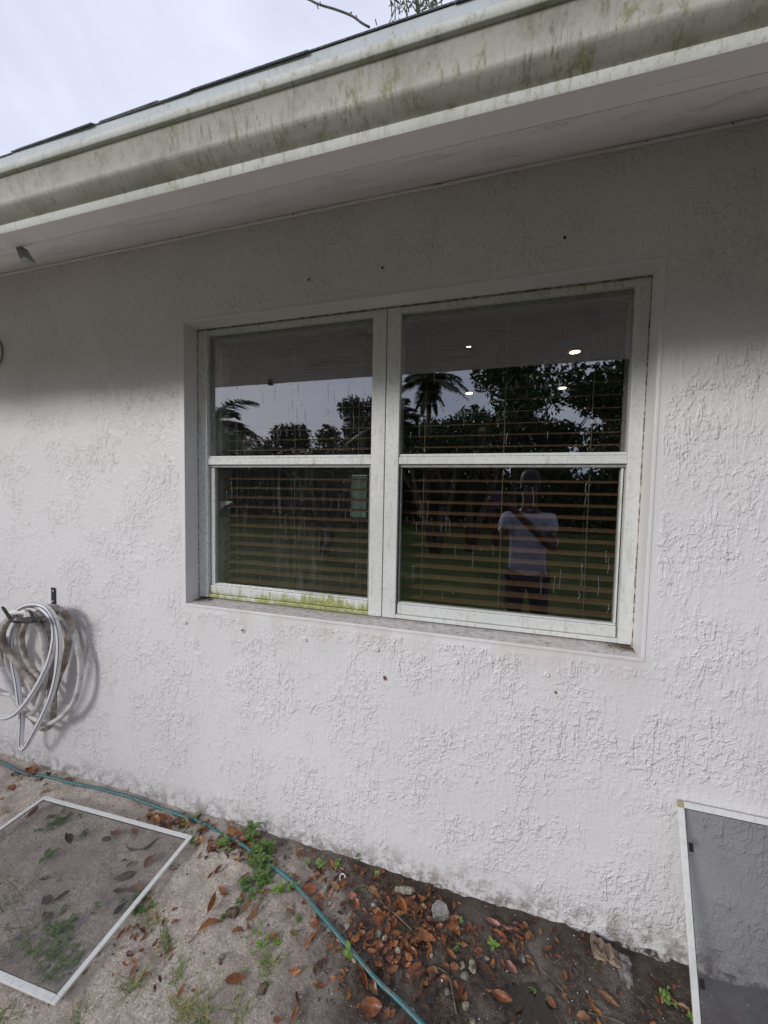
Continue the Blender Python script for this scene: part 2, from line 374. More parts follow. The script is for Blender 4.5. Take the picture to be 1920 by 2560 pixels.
# puddle water
pm = N('puddle_water', .04, .5); pm.col((.028, .022, .016)); pm.b.inputs['Roughness'].default_value = .06
p = MB(); cx, cy = .2, -.255
pts = [(cx+.15*math.cos(a)*(1+.25*noise.noise(Vector((math.cos(a)*1.5, math.sin(a)*1.5, 4)))), cy+.095*math.sin(a)*(1+.3*noise.noise(Vector((math.cos(a)*2, math.sin(a)*2, 9))))) for a in [i*math.pi/20 for i in range(40)]]
p.add([(a, b, gh(cx, cy)+.0105) for a, b in pts], [tuple(range(40))])
tag(p.build('puddle', pm.m), kind='structure')

# ------------------------------------------------------------------ the house
house = empty('house', (-1, 0, 0), label='white stuccoed house wall with a stained gutter and a double window', cat='house')
class HB(MB):
    def build(s, name, mat, parent=None, loc=None):
        o = MB.build(s, name, mat, parent)
        return o
def onto(o, p):        # parent while keeping world coordinates
    o.parent = p; o.matrix_parent_inverse = Matrix.Translation(p_world(p)).inverted(); return o
def p_world(p):
    v = Vector(p.location); q = p.parent
    while q: v += Vector(q.location); q = q.parent
    return v
def part(mb, name, mat, parent):
    o = mb.build(name, mat); o.parent = parent
    # shift mesh so that coordinates given in world space end up right (parents carry translation only)
    off = p_world(parent)
    if off.length: o.data.transform(Matrix.Translation(-off))
    return o
WL, WR, WT = -9.0, 5.0, 2.79
T = .22
wl = MB()
X = [WL, OX0, OX1, WR]; Z = [-.35, OZ0, OZ1, WT]
for i in range(3):
    for j in range(3):
        if i == 1 and j == 1: continue
        wl.add([(X[i], 0, Z[j]), (X[i+1], 0, Z[j]), (X[i+1], 0, Z[j+1]), (X[i], 0, Z[j+1])], [(0, 1, 2, 3)])
        wl.add([(X[i], T, Z[j]), (X[i+1], T, Z[j]), (X[i+1], T, Z[j+1]), (X[i], T, Z[j+1])], [(3, 2, 1, 0)], 1)
wl.add([(OX0, 0, OZ0), (OX0, T, OZ0), (OX0, T, OZ1), (OX0, 0, OZ1)], [(0, 1, 2, 3)], 1)
wl.add([(OX1, 0, OZ0), (OX1, T, OZ0), (OX1, T, OZ1), (OX1, 0, OZ1)], [(3, 2, 1, 0)], 1)
wl.add([(OX0, 0, OZ1), (OX1, 0, OZ1), (OX1, T, OZ1), (OX0, T, OZ1)], [(3, 2, 1, 0)], 1)
wl.add([(OX0, 0, OZ0), (OX1, 0, OZ0), (OX1, T, OZ0+.012), (OX0, T, OZ0+.012)], [(0, 1, 2, 3)], 2)
for xx in (WL, WR):
    wl.add([(xx, 0, -.35), (xx, T, -.35), (xx, T, WT), (xx, 0, WT)], [(0, 1, 2, 3)])
wall = part(wl, 'wall', [M_wall, M_wallsmooth, M_sill], house)
# thin raised bead that runs round the opening
bd = MB(); e_ = .004; wdt = .012
for a, b, c_, d_ in ((OX0-wdt, OX1+wdt, OZ1+.0006, OZ1+wdt), (OX0-wdt, OX1+wdt, OZ0-wdt, OZ0-.0006), (OX0-wdt, OX0-.0006, OZ0, OZ1), (OX1+.0006, OX1+wdt, OZ0, OZ1)):
    bd.box(a, b, -e_, .001, c_, d_)
bevel(part(bd, 'corner_bead', M_wallsmooth, house), .002, 2)
# bead where wall meets soffit
b = MB(); b.tube([(x, -.006, 2.776+.004*noise.noise(Vector((x*3, 0, 0)))) for x in [WL+.2*i for i in range(71)]], .007, 6)
part(b, 'soffit_bead', M_wallsmooth, house)
sk = MB()
for _ in range(120):
    x_ = random.uniform(-4.2, 1.2); zz = 2.776+random.gauss(0, .006); r_ = random.uniform(.0015, .0045)
    sk.add([(x_-r_, -.013, zz), (x_, -.014, zz-r_*.6), (x_+r_, -.013, zz+.001), (x_, -.014, zz+r_*.7), (x_, -.017, zz)], [(0, 1, 4), (1, 2, 4), (2, 3, 4), (3, 0, 4)])
tag(part(sk, 'joint_specks', simple('dark_specks', (.05, .04, .035), (.12, .10, .08), 60, .9, 0), house), kind='stuff')
# rough footing that shows above the wet soil
ft = MB(); nxx = 330; prof = 8
for i in range(nxx+1):
    x = -1.2+i*.012
    k = max(0, min(1, (x+.6)/.5))
    for j in range(prof+1):
        t = j/prof; z = -.10+t*(.105+.018*k*noise.noise(Vector((x*9, 0, 1))))
        pr = (.004+.026*k*max(0, .45+noise.noise(Vector((x*11, z*11, 2)))+.5*noise.noise(Vector((x*31, z*31, 2)))))*(1-t**3)
        ft.v.append((x, -pr if j < prof else .002, z))
for i in range(nxx):
    for j in range(prof):
        a = i*(prof+1)+j; ft.f.append((a, a+prof+1, a+prof+2, a+1)); ft.m.append(0); ft.sm.append(True)
n = N('footing_plaster', .85, .3)
c = n.mix(n.ms(n.noise(22, 5, .7), .40, .58), (.52, .50, .48), (.06, .045, .035)); n.col(c).bump(n.noise(90, 4), .8, .006)
part(ft, 'footing', n.m, house)
# soffit, fascia
ZS, YF = 2.365, -.61
s = MB(); s.add([(WL, YF, ZS), (WR, YF, ZS), (WR, .0, WT-.003), (WL, .0, WT-.003), (WL, YF, ZS+.02), (WR, YF, ZS+.02), (WR, .0, WT+.02), (WL, .0, WT+.02)],
                [(3, 2, 1, 0), (4, 5, 6, 7), (0, 1, 5, 4), (2, 3, 7, 6), (1, 2, 6, 5), (3, 0, 4, 7)])
n = N('soffit_paint', .8, .2); n.col(n.mix(n.ms(n.noise(3, 3), .3, .7), (.78, .735, .715), (.72, .68, .66)))
wmm = n.noise(20, 3, .6, n.mapv(n.pos, (.7, 1.6, 1.6)), .4)
rd = n.ma('SUBTRACT', 1, n.ma('DIVIDE', n.ma('ABSOLUTE', n.ma('SUBTRACT', wmm, .5)), .03), clamp=True)
n.bump(n.ma('ADD', n.ma('MULTIPLY', rd, n.ms(n.noise(5, 2), .52, .62)), n.ma('MULTIPLY', n.noise(90, 3), .15)), .9, .004)
part(s, 'soffit', n.m, house)
s = MB(); s.box(WL, WR, YF-.0236, YF-.0003, ZS+.0006, 2.60); part(s, 'fascia', M_eave, house)
# drip edge metal
s = MB(); s.add([(WL, -.634, 2.575), (WR, -.634, 2.575), (WR, -.640, 2.614), (WL, -.640, 2.614), (WR, -.60, 2.640), (WL, -.60, 2.640), (WL, -.63, 2.575), (WR, -.63, 2.575)], [(0, 1, 2, 3), (3, 2, 4, 5), (6, 7, 1, 0)])
part(s, 'drip_edge', M_drip, house)
# roof
roof = MB(); sl_ = math.tan(RAD(33)); RX = 4.4
roof.add([(WL-.3, -.60, 2.628), (WR+.3, -.60, 2.628), (WR+.3, RX, 2.631+(RX+.60)*sl_), (WL-.3, RX, 2.631+(RX+.60)*sl_), (WL-.3, 9.4, 2.631), (WR+.3, 9.4, 2.631)], [(0, 1, 2, 3), (3, 2, 5, 4)])
roofo = part(roof, 'roof', M_shingle, house)
sm_ = MB(); th = .0025
def slab(w_, dep):
    m = MB(); c_, s_ = math.cos(RAD(33)), math.sin(RAD(33)); vs_ = []
    for (x_, q_, h_) in [(0, 0, 0), (w_, 0, 0), (w_, dep, 0), (0, dep, 0), (0, 0, th), (w_, 0, th), (w_, dep, th), (0, dep, th)]:
        wob = .003*noise.noise(Vector((x_*9, w_*5, 0))) if q_ == 0 else 0
        vs_.append((x_, q_*c_-h_*s_+wob, q_*s_+h_*c_))
    m.add(vs_, [(0, 3, 2, 1), (4, 5, 6, 7), (0, 1, 5, 4), (1, 2, 6, 5), (2, 3, 7, 6), (3, 0, 4, 7)]); return m
shm = [slab(.3272, .3).build('shingle', M_shingle) for _ in range(2)]
for o in shm: C.objects.unlink(o)
off = p_world(roofo)
x = -6.0; k = 0
while x < 3:
    o = linkobj('shingle', shm[0].data, roofo, Vector((x, -.6445-random.uniform(-.003, .003), 2.611+random.uniform(-.002, .003)))-off, (random.uniform(-.008, .008), random.uniform(-.006, .006), random.uniform(-.008, .008)))
    # upper lamination tab, only on some
    if k % 2 == 0 or random.random() < .3:
        linkobj('shingle', shm[0].data, roofo, Vector((x+.02, -.6425, 2.6145+random.uniform(0, .001)))-off, (0, random.uniform(-.006, .006), 0), (.62, 1, 1))
    x += .328; k += 1
# gutter: ogee section swept along the eave (y outwards is negative)
gx = [WL+.1*i for i in range(141)]
def sweep(profile, name, mat, smooth=True):
    m = MB(); kp = len(profile)
    for x_ in gx:
        wb = .0018*noise.noise(Vector((x_*1.7, 0, 0)))
        for (o_, h_) in profile: m.v.append((x_, YF-.024-o_+wb, ZS+.0+h_+wb))
    for i in range(len(gx)-1):
        for j in range(kp-1):
            a = i*kp+j; m.f.append((a, a+1, a+kp+1, a+kp)); m.m.append(0); m.sm.append(smooth)
    return part(m, name, mat, gut)
gut = empty('gutter'); gut.parent = house; gut.location = (0, 0, 0)
sweep([(-.002, .0), (.030, 0)], 'gutter_bottom', M_eave, False)
sweep([(.030, 0), (.031, .003), (.033, .021), (.030, .0235)], 'bottom_lip', M_lip)
og = []
for i in range(17):
    t = i/16
    o_ = .029+.034*min(1, t/.3)**.8 + (.0 if t < .3 else .0145*((t-.3)/.7)**1.7)
    og.append((o_, .0235+.083*t))
sweep(og, 'ogee_face', M_gut)
sweep([(.0775, .1065), (.084, .107), (.0860, .109), (.0860, .127), (.084, .129), (.074, .129), (.074, .126)], 'top_rim', M_lip)
sweep([(.004, .001), (.004, .13)], 'back_flange', M_gut)
# tapered outlet spout under the gutter at the left
sp = MB(); a = atY(50, 618, -.60); a = Vector((a.x, -.597, ZS+.006))
topc = a; botc = a+Vector((.012, .012, -.04))
def ringp(c, w1, d1, dx):
    return [(c.x-w1, c.y-d1, c.z), (c.x+w1, c.y-d1, c.z), (c.x+w1, c.y+d1, c.z), (c.x-w1, c.y+d1, c.z)]
v = ringp(topc, .010, .010, 0)+ringp(botc, .016, .012, 0)
v2 = [(q_[0]*.8+botc.x*.2, q_[1]*.8+botc.y*.2, q_[2]) for q_ in v[4:]]
sp.add(v+v2, [(0, 1, 5, 4), (1, 2, 6, 5), (2, 3, 7, 6), (3, 0, 4, 7), (4, 5, 9, 8), (5, 6, 10, 9), (6, 7, 11, 10), (7, 4, 8, 11), (0, 3, 2, 1), (8, 9, 10, 11)])
tag(part(sp, 'outlet', M_track, gut), label='small tapered grey outlet under the gutter')
bpy.data.objects['outlet'].parent = gut

# storm-shutter anchors, small caps set in the stucco
an = MB(); Mx = Matrix.Rotation(RAD(90), 4, 'X')
an.lathe([(.0005, .0035), (.0035, .0035), (.004, .006), (.0085, .0055), (.0095, .003), (.010, 0)], 14, 0, Mx)
anm = an.build('shutter_anchor', M_wallsmooth); anm_d = anm.data; C.objects.unlink(anm)
hoff = p_world(house)
for (px, py) in [(773, 702), (957, 673), (1411, 599), (1683, 564), (464, 1556), (608, 1576), (763, 1599), (943, 1623), (1140, 1653), (1367, 1686)]:
    linkobj('shutter_anchor', anm_d, house, atY(px, py, 0)-hoff)
dk = MB(); dk.lathe([(.0004, .004), (.0052, .0044), (.006, 0)], 10, 0, Mx)
dkm = dk.build('anchor_hole', M_rubber); dkd = dkm.data; C.objects.unlink(dkm)
for (px, py) in [(1411, 597), (773, 702), (608, 1575), (957, 672)]:
    v = atY(px, py, 0); linkobj('anchor_hole', dkd, house, v+Vector((0, -.003, .001))-hoff, scale=(.9, 1, .9))
# round painted cover at the left edge of the picture
ccv = MB(); ccv.lathe([(.0005, .026), (.045, .024), (.06, .018), (.066, .010), (.067, 0)], 32, 0, Mx)
cov = part(ccv, 'cover_cap', M_wallsmooth, house) if False else None
cvp = atY(-19, 882, 0)
rc = empty('wall_cover', cvp, label='round painted cover plate high on the wall at the left', cat='cover plate')
ccv.build('cover_disc', M_wallsmooth, rc)
rg = MB(); rg.lathe([(.0672, .0), (.0692, .001), (.0692, .005), (.0672, .006)], 36, 0, Mx); rg.build('cover_ring', M_track, rc); rc.scale = (1.35, 1.35, 1.35)

# ------------------------------------------------------------------ window units (each > frame pieces)
YG = .095
def bpart(name, parent, mat, x0, x1, y0, y1, z0, z1, bw=.0022, label=None):
    m = MB(); m.box(x0, x1, y0, y1, z0, z1); o = part(m, name, mat, parent); bevel(o, bw, 2)
    if label: o['label'] = label
    return o
def window(x0, x1, jl, jr, mats, left):
    """single-hung unit: fixed upper light, movable lower sash"""
    wq = empty('window'); wq.parent = house; wq.location = Vector((x0, .08, OZ0))-hoff
    z0, z1 = 1.071, 2.388
    F, RAIL, SASH, G1, G2, JL = mats
    bpart('jamb', wq, JL, x0, x0+jl, .08, .17, z0, z1)
    bpart('jamb', wq, F, x1-jr, x1, .08, .17, z0, z1)
    if left: bpart('inner_jamb', wq, M_frame, x0+.002, x0+jl+.014, .171, .235, z0, z1)
    bpart('head', wq, M_frame_y, x0+jl, x1-jr, .0815, .17, 2.366, z1)
    bpart('head_track', wq, M_track, x0+jl, x1-jr, .104, .165, 2.350, 2.366)
    bpart('glazing_bead', wq, M_track, x0+jl, x1-jr, .112, .15, 2.338, 2.350)
    bpart('sill', wq, SASH, x0+jl, x1-jr, .0825, .17, z0, 1.087)
    # meeting rail: stepped section
    bpart('meeting_rail', wq, RAIL, x0+jl, x1-jr, .084, .14, 1.737, 1.768)
    bpart('rail_cap', wq, RAIL, x0+jl, x1-jr, .0885, .14, 1.769, 1.780)
    bpart('rail_lip', wq, M_track, x0+jl, x1-jr, .094, .14, 1.724, 1.736, .001)
    # lower sash
    sx0, sx1 = x0+jl+.006, x1-jr-.006
    bpart('lower_sash_rail', wq, SASH, sx0, sx1, .0905, .125, 1.089, 1.131)
    bpart('lower_sash_lip', wq, SASH, sx0, sx1, .0960, .125, 1.1325, 1.139, .001)
    st = .021 if left else .006
    bpart('sash_stile', wq, JL if left else M_track, sx0, sx0+st, .098, .125, 1.140, 1.722, .001)
    bpart('sash_stile', wq, M_track if left else F, sx1-(.005 if left else .006), sx1, .098, .125, 1.140, 1.722, .001)
    bpart('gasket', wq, M_gasket, x0+jl-.0002, sx0, .110, .126, 1.09, 1.735, .0005)
    bpart('gasket', wq, M_gasket, sx1, x1-jr+.0002, .110, .126, 1.09, 1.735, .0005)
    for (a, b_, c_, d_, gm, yy) in ((x0+jl, x1-jr, 1.779, 2.352, G1, .101), (sx0+st*.7, sx1-.003, 1.137, 1.726, G2, .108)):
        m = MB(); m.add([(a, yy, c_), (b_, yy, c_), (b_, yy, d_), (a, yy, d_)], [(0, 1, 2, 3)]); part(m, 'glass_pane', gm, wq)
        # raindrops and specks clinging to the pane
        dr = MB(); nd = 380 if yy < .105 else 230
        for _ in range(nd):
            xx = random.uniform(a+.01, b_-.01); t_ = random.random()
            zz = c_+.008+(d_-c_-.02)*(t_**(1.6 if yy < .105 else 1.0))
            if noise.noise(Vector((xx*6, zz*6, 3))) < -.05 and random.random() < .8: continue
            r_ = random.uniform(.0007, .0019)*(1.3 if random.random() < .1 else 1)
            el = random.choice([1, 1, 1.3, 2.2])
            ring = [(xx+r_*math.cos(q_), yy-.0004, zz+r_*el*math.sin(q_)) for q_ in [i*math.pi/3 for i in range(6)]]
            dr.add(ring+[(xx, yy-.0004-r_*.6, zz-r_*.2)], [(i, (i+1) % 6, 6) for i in range(6)], 0, True)
        # a few trails
        for _ in range(26 if not left else 34):
            xx = random.uniform(a+.02, b_-.02); zz = random.uniform(c_+.02, c_+(d_-c_)*(.75)); L_ = random.uniform(.02, .09)
            pts_ = [(xx+.006*noise.noise(Vector((xx*50, i*.4, 2))), yy-.0006, zz+L_*i/8) for i in range(9)]
            dr.tube(pts_, .0006, 4)
        do = part(dr, 'raindrops', M_drop, wq); do['kind'] = 'stuff'
    return wq
n = N('water_drops', .08, .6); n.col((.55, .57, .6)); n.b.inputs['Transmission Weight'].default_value = .75; n.b.inputs['IOR'].default_value = 1.33; M_drop = n.m
w1 = window(OX0, -.4315, .055, .061, (M_frame, M_rail, M_moss, M_glassL, M_glassLL, M_frame_y), True)
w2 = window(-.4285, OX1, .059, .046, (M_frame, M_frame, M_frame, M_glassR, M_glassR, M_frame), False)
w1['label'] = 'left window unit with mossy bottom rail'; w2['label'] = 'right window unit with cleaner white bottom rail'
# caulk lines
ck = MB()
def crook(p0, p1, r_):
    p0 = Vector(p0); p1 = Vector(p1); k_ = 40
    return [p0.lerp(p1, i/k_)+Vector((noise.noise(Vector((i*.35, p0.x*9, 0)))*.0022, 0, noise.noise(Vector((i*.35, 5, p0.z*9)))*.0022)) for i in range(k_+1)]
ck.tube(crook((OX0, .079, 2.3895), (OX1, .079, 2.3905), 0), .0023, 5)
ck.tube(crook((OX1-.001, .079, 1.07), (OX1-.001, .079, 2.39), 0), .0023, 5)
ck.tube(crook((OX0+.001, .079, 1.07), (OX0+.001, .079, 2.39), 0), .002, 5)
part(ck, 'caulk_line', M_caulk, house)
ms_ = MB(); ms_.box(-.4316, -.4284, .083, .09, 1.071, 2.388); part(ms_, 'mullion_seam', M_gasket, house)
# grime crumbs in the sill corners
cr_ = MB()
for _ in range(240):
    xx = random.choice([random.uniform(OX0, OX0+.09), random.uniform(OX1-.08, OX1), random.uniform(OX0, OX1)]); yy = random.uniform(.02, .079) if random.random() < .5 else random.uniform(.066, .079)
    r_ = random.uniform(.0008, .003); zz = OZ0+.003+yy*.05
    cr_.add([(xx-r_, yy-r_, zz), (xx+r_, yy-r_*.6, zz), (xx+r_*.7, yy+r_, zz), (xx-r_*.5, yy+r_*.8, zz), (xx, yy, zz+r_*.8)], [(0, 1, 4), (1, 2, 4), (2, 3, 4), (3, 0, 4)])
tag(part(cr_, 'sill_grime', simple('grime', (.05, .04, .03), (.14, .10, .07), 50, .9, 0), house), kind='stuff')

# ------------------------------------------------------------------ room behind the window
M_rw = simple('brown_room_paint', (.21, .125, .075), (.17, .10, .06), 2, .8, 0)
M_rw2 = simple('shaded_room_wall', (.12, .10, .09), (.10, .085, .075), 2, .8, 0)  # same room walls; dimness of the left side is put into the colour
M_rf = simple('room_floor_tile', (.16, .12, .09), (.12, .09, .07), 3, .5, 0)
M_rc = simple('room_ceiling_paint', (.20, .17, .16), (.18, .15, .14), 3, .8, 0)
room = empty('room'); room.parent = house; room.location = Vector((0, .3, 0))-hoff
def rp(name, m, mat): return part(m, name, mat, room)
RX0, RX1, RY1, RZ1 = -3.6, 3.2, 4.6, 2.52
m = MB(); m.box(RX0, RX1, T+.002, RY1, -.05, .05); rp('floor', m, M_rf)
m = MB(); m.box(RX0, RX1, T+.002, RY1, RZ1, RZ1+.05); rp('ceiling', m, M_rc)
m = MB(); m.box(RX0-.05, RX0, T+.002, RY1, .05, RZ1); rp('side_wall', m, M_rw2)
m = MB(); m.box(RX1, RX1+.05, T+.002, RY1, .05, RZ1); rp('side_wall', m, M_rw)
# back wall with a narrow bright window
bx0, bx1, bz0, bz1 = -2.32, -2.0, 1.18, 1.92
m = MB(); m.box(RX0, bx0, RY1, RY1+.1, .05, RZ1, 1); m.box(bx1, -.6, RY1, RY1+.1, .05, RZ1, 1); m.box(-.6, RX1, RY1, RY1+.1, .05, RZ1)
m.box(bx0, bx1, RY1, RY1+.1, .05, bz0, 1); m.box(bx0, bx1, RY1, RY1+.1, bz1, RZ1, 1); rp('back_wall', m, [M_rw, M_rw2])
m = MB()
for a, b_, c_, d_ in ((bx0-.04, bx0, bz0-.04, bz1+.04), (bx1, bx1+.04, bz0-.04, bz1+.04), (bx0, bx1, bz0-.04, bz0), (bx0, bx1, bz1, bz1+.04)): m.box(a, b_, RY1-.02, RY1-.001, c_, d_)
rp('far_window_frame', m, M_frame)
n = N('pale_green_curtain', .8, .2); n.col((.45, .62, .50)); n.b.inputs['Transmission Weight'].default_value = 0
tl = n.t.nodes.new('ShaderNodeBsdfTranslucent'); tl.inputs[0].default_value = (.6, .8, .66, 1); mxx = n.t.nodes.new('ShaderNodeMixShader'); mxx.inputs[0].default_value = .75
n.L(n.b.outputs[0], mxx.inputs[1]); n.L(tl.outputs[0], mxx.inputs[2]); n.L(mxx.outputs[0], n.t.nodes['Material Output'].inputs[0])
m = MB(); k_ = 24
vs_ = []
for i in range(k_+1):
    xx = bx0+.004+(bx1-bx0-.008)*i/k_; yy = RY1+.05+.008*math.sin(i*1.6)
    vs_ += [(xx, yy, bz0+.005), (xx, yy, bz1-.005)]
m.add(vs_, [(2*i, 2*i+2, 2*i+3, 2*i+1) for i in range(k_)], 0, True); rp('sheer_curtain', m, n.m)

# lit recessed lamps
lampm = N('lit_lamp', .5, .3); lampm.b.inputs['Emission Color'].default_value = (1, .86, .66, 1); lampm.b.inputs['Emission Strength'].default_value = 9; lampm.col((.9, .85, .8))
dimm = simple('unlit_lamp_glass', (.35, .34, .33), (.3, .3, .29), 5, .4, 0)
tr = MB(); tr.lathe([(.030, -.001), (.042, -.004), (.048, 0)], 24); 
di = MB(); di.lathe([(.0005, -.002), (.030, -.001)], 24)
trd = tr.build('trim_ring', M_frame); did = di.build('lamp_lens', lampm.m); C.objects.unlink(trd); C.objects.unlink(did)
for i, ((px, py), lab) in enumerate([((1437, 880), 'recessed ceiling light, highest one seen through the right window pane'),
                                     ((1406, 970), 'recessed ceiling light glowing low at the right in the upper right pane'),
                                     ((1173, 983), 'recessed ceiling light glowing low at the left in the upper right pane'),
                                     ((1172, 866), 'small recessed ceiling light high at the left behind the upper right pane')]):
    q_ = atZ(px, py, RZ1); lo = empty('ceiling_light', (q_.x, q_.y, RZ1), label=lab, cat='ceiling light', group='recessed lights in the room ceiling')
    a_ = linkobj('trim_ring', trd.data, lo); b_ = linkobj('lamp_lens', did.data, lo)
    if i == 3: lo.scale = (.45, .45, 1)
q_ = atZ(1116, 862, RZ1); df_ = empty('dome_ceiling_light', (q_.x, q_.y+.2, RZ1), label='unlit white dome ceiling light dim behind the right pane', cat='ceiling light')
m = MB(); m.lathe([(.001, -.055), (.08, -.045), (.12, -.02), (.125, 0)], 24); m.build('dome_glass', dimm, df_)
m = MB(); m.lathe([(.125, -.012), (.135, -.012), (.137, 0)], 24); m.build('dome_rim', M_track, df_)
# black pendant lamp
pl = empty('pendant_lamp', (.0, 2.0, 2.52), label='black dome pendant lamp hanging inside behind the right window', cat='pendant lamp')
m = MB(); m.tube([(0, 0, 0), (0, 0, -.29)], .006, 8); m.build('cord', M_black, pl)
m = MB(); m.lathe([(.02, -.27), (.05, -.285), (.12, -.315), (.18, -.37), (.215, -.45), (.225, -.54), (.218, -.54), (.17, -.39), (.03, -.30)], 30); m.build('lamp_shade', M_black, pl)
# desk with laptop-dark top at the left, seen through the left blind
dk_ = empty('desk', (-2.1, 1.35, .05), label='dark desk seen through the lower left pane', cat='desk')
m = MB(); m.box(-.5, .42, -.3, .3, 1.13, 1.17); bevel(m.build('desk_top', M_black, dk_), .004)
for xx in (-.46, .38):
    for yy in (-.26, .26):
        m = MB(); m.box(xx-.02, xx+.02, yy-.02, yy+.02, 0, 1.128); m.build('leg', M_black, dk_)

# ------------------------------------------------------------------ blinds
n = N('stained_wood_slat', .55, .25); n.col(n.mix(n.noise(8, 3, .6, n.mapv(n.pos, (.4, 8, 8))), (.13, .075, .04), (.19, .115, .065))); M_slat = n.m
M_cord = simple('tan_cord', (.36, .33, .28), (.30, .27, .22), 60, .7, 0)
def blind(x0, x1, cords, label):
    b_ = empty('wooden_blind', ((x0+x1)/2, .18, 2.38), label=label, cat='window blind', group='brown wooden blinds inside the window'); L_ = (x1-x0)
    m = MB(); m.box(-L_/2, L_/2, -.03, .03, -.05, 0); bevel(m.build('headrail', M_slat, b_), .003)
    sm = MB(); k_ = 5
    vs_ = []
    for sx in (-L_/2, L_/2):
        for i in range(k_): 
            t_ = i/(k_-1)-.5; vs_.append((sx, t_*.05, .0022*(1-4*t_*t_)+.0014)); 
        for i in range(k_-1, -1, -1):
            t_ = i/(k_-1)-.5; vs_.append((sx, t_*.05, .0022*(1-4*t_*t_)-.0014))
    nn = 2*k_
    sm.add(vs_, [(i, (i+1) % nn, nn+(i+1) % nn, nn+i) for i in range(nn)]+[tuple(range(nn-1, -1, -1)), tuple(range(nn, 2*nn))])
    proto = sm.build('slat', M_slat); sd = proto.data; C.objects.unlink(proto)
    z = -.085; 
    while z > -1.27:
        linkobj('slat', sd, b_, (random.uniform(-.002, .002), random.uniform(-.0015, .0015), z+random.uniform(-.0012, .0012)), (RAD(10+random.uniform(-1.5, 1.5)), random.uniform(-.002, .002), 0)); z -= .0478
    m = MB(); m.box(-L_/2, L_/2, -.025, .025, -1.31, -1.292); bevel(m.build('bottom_rail', M_slat, b_), .003)
    for cx_ in cords:
        for yy in (-.028, .028):
            m = MB(); m.tube([(cx_-(x0+x1)/2, yy, -.04), (cx_-(x0+x1)/2+.001, yy, -1.29)], .0011 if yy < 0 else .0009, 5); m.build('ladder_cord', M_cord, b_)
    return b_
B1 = blind(-1.31, -.46, (-1.225, -.90, -.575), 'brown wooden blind behind the left mossy window unit')
B2 = blind(-.42, .50, (-.271, .058, .379), 'brown wooden blind behind the right cleaner window unit')
m = MB(); m.box(-.035, 0, -.055, -.048, -.062, -.012); m.box(-.035, -.03, -.048, -.03, -.062, -.012)
o = m.build('bracket', simple('zinc', (.4, .4, .4), (.3, .3, .3), 40, .4, 0), B1); o.location = (.39, 0, -.0)
# curled white paper scrap at the left of the lower left pane
q_ = atY(544, 1253, .13); m = MB(); vs_ = []
for i in range(9):
    t_ = i/8; vs_ += [(q_.x+.085*t_, .135+.01*math.sin(t_*3), q_.z), (q_.x+.085*t_, .135+.01*math.sin(t_*3), q_.z-.055*(1-t_)**1.8-.002)]
m.add(vs_, [(2*i, 2*i+1, 2*i+3, 2*i+2) for i in range(8)], 0, True)
tag(m.build('paper_scrap', simple('white_paper', (.75, .75, .75), (.7, .7, .7), 20, .8, 0)), 'curled white scrap caught behind the lower left pane', 'paper scrap')

# ------------------------------------------------------------------ wall hose hanger and hoses
hp = atY(133, 1512, 0)
hang = empty('hose_hanger', (hp.x, 0, hp.z), label='black metal hose hanger with two upturned prongs on the wall', cat='hose hanger')
def hz(px, py, y): return atY(px, py, y)-Vector((hp.x, 0, hp.z))
pz = MB(); t_ = hz(132, 1469, -.006); b_ = hz(133, 1560, -.006)
pz.box(t_.x-.014, t_.x+.014, -.008, -.001, b_.z-.02, t_.z); o = bevel(pz.build('back_plate', M_black, hang), .003)
for (px, py) in ((133, 1477), (132, 1503), (132, 1512)):
    v = hz(px, py, -.008); linkobj('screw', anm_d, hang, v, scale=(.45, .5, .45))
# arms from plate out to the prongs
for (pts_, nm) in (([(133, 1545, -.01), (100, 1556, -.09), (40, 1556, -.17), (30, 1553, -.19)], 'arm'), ([(134, 1545, -.01), (110, 1553, -.09), (88, 1555, -.17), (84, 1553, -.19)], 'arm')):
    P_ = [hz(*p_) for p_ in pts_]; m = MB()
    for i in range(len(P_)-1):
        a, b2 = P_[i], P_[i+1]; d_ = (b2-a).normalized(); s_ = d_.cross(Vector((0, 0, 1))).normalized()*.012; h_ = Vector((0, 0, .002))
        m.add([a-s_-h_, a+s_-h_, a+s_+h_, a-s_+h_, b2-s_-h_, b2+s_-h_, b2+s_+h_, b2-s_+h_], [(0, 1, 5, 4), (1, 2, 6, 5), (2, 3, 7, 6), (3, 0, 4, 7), (0, 3, 2, 1), (4, 5, 6, 7)])
    m.build(nm, M_black, hang)
def strap(p0, p1, wd, th_, name):
    m = MB(); a, b2 = hz(*p0), hz(*p1); d_ = (b2-a).normalized(); s_ = d_.cross(Vector((0, -1, 0))).normalized()*wd; h_ = Vector((0, th_, 0))
    top = b2+d_*.012
    m.add([a-s_-h_, a+s_-h_, b2+s_-h_, top+s_*.4-h_, top-s_*.4-h_, b2-s_-h_, a-s_+h_, a+s_+h_, b2+s_+h_, top+s_*.4+h_, top-s_*.4+h_, b2-s_+h_],
          [(0, 1, 2, 3, 4, 5), (11, 10, 9, 8, 7, 6), (0, 6, 7, 1), (1, 7, 8, 2), (2, 8, 9, 3), (3, 9, 10, 4), (4, 10, 11, 5), (5, 11, 6, 0)]); m.build(name, M_black, hang)
strap((27, 1549, -.195), (9, 1521, -.22), .013, .002, 'prong')
strap((86, 1555, -.185), (77, 1530, -.21), .013, .002, 'prong')
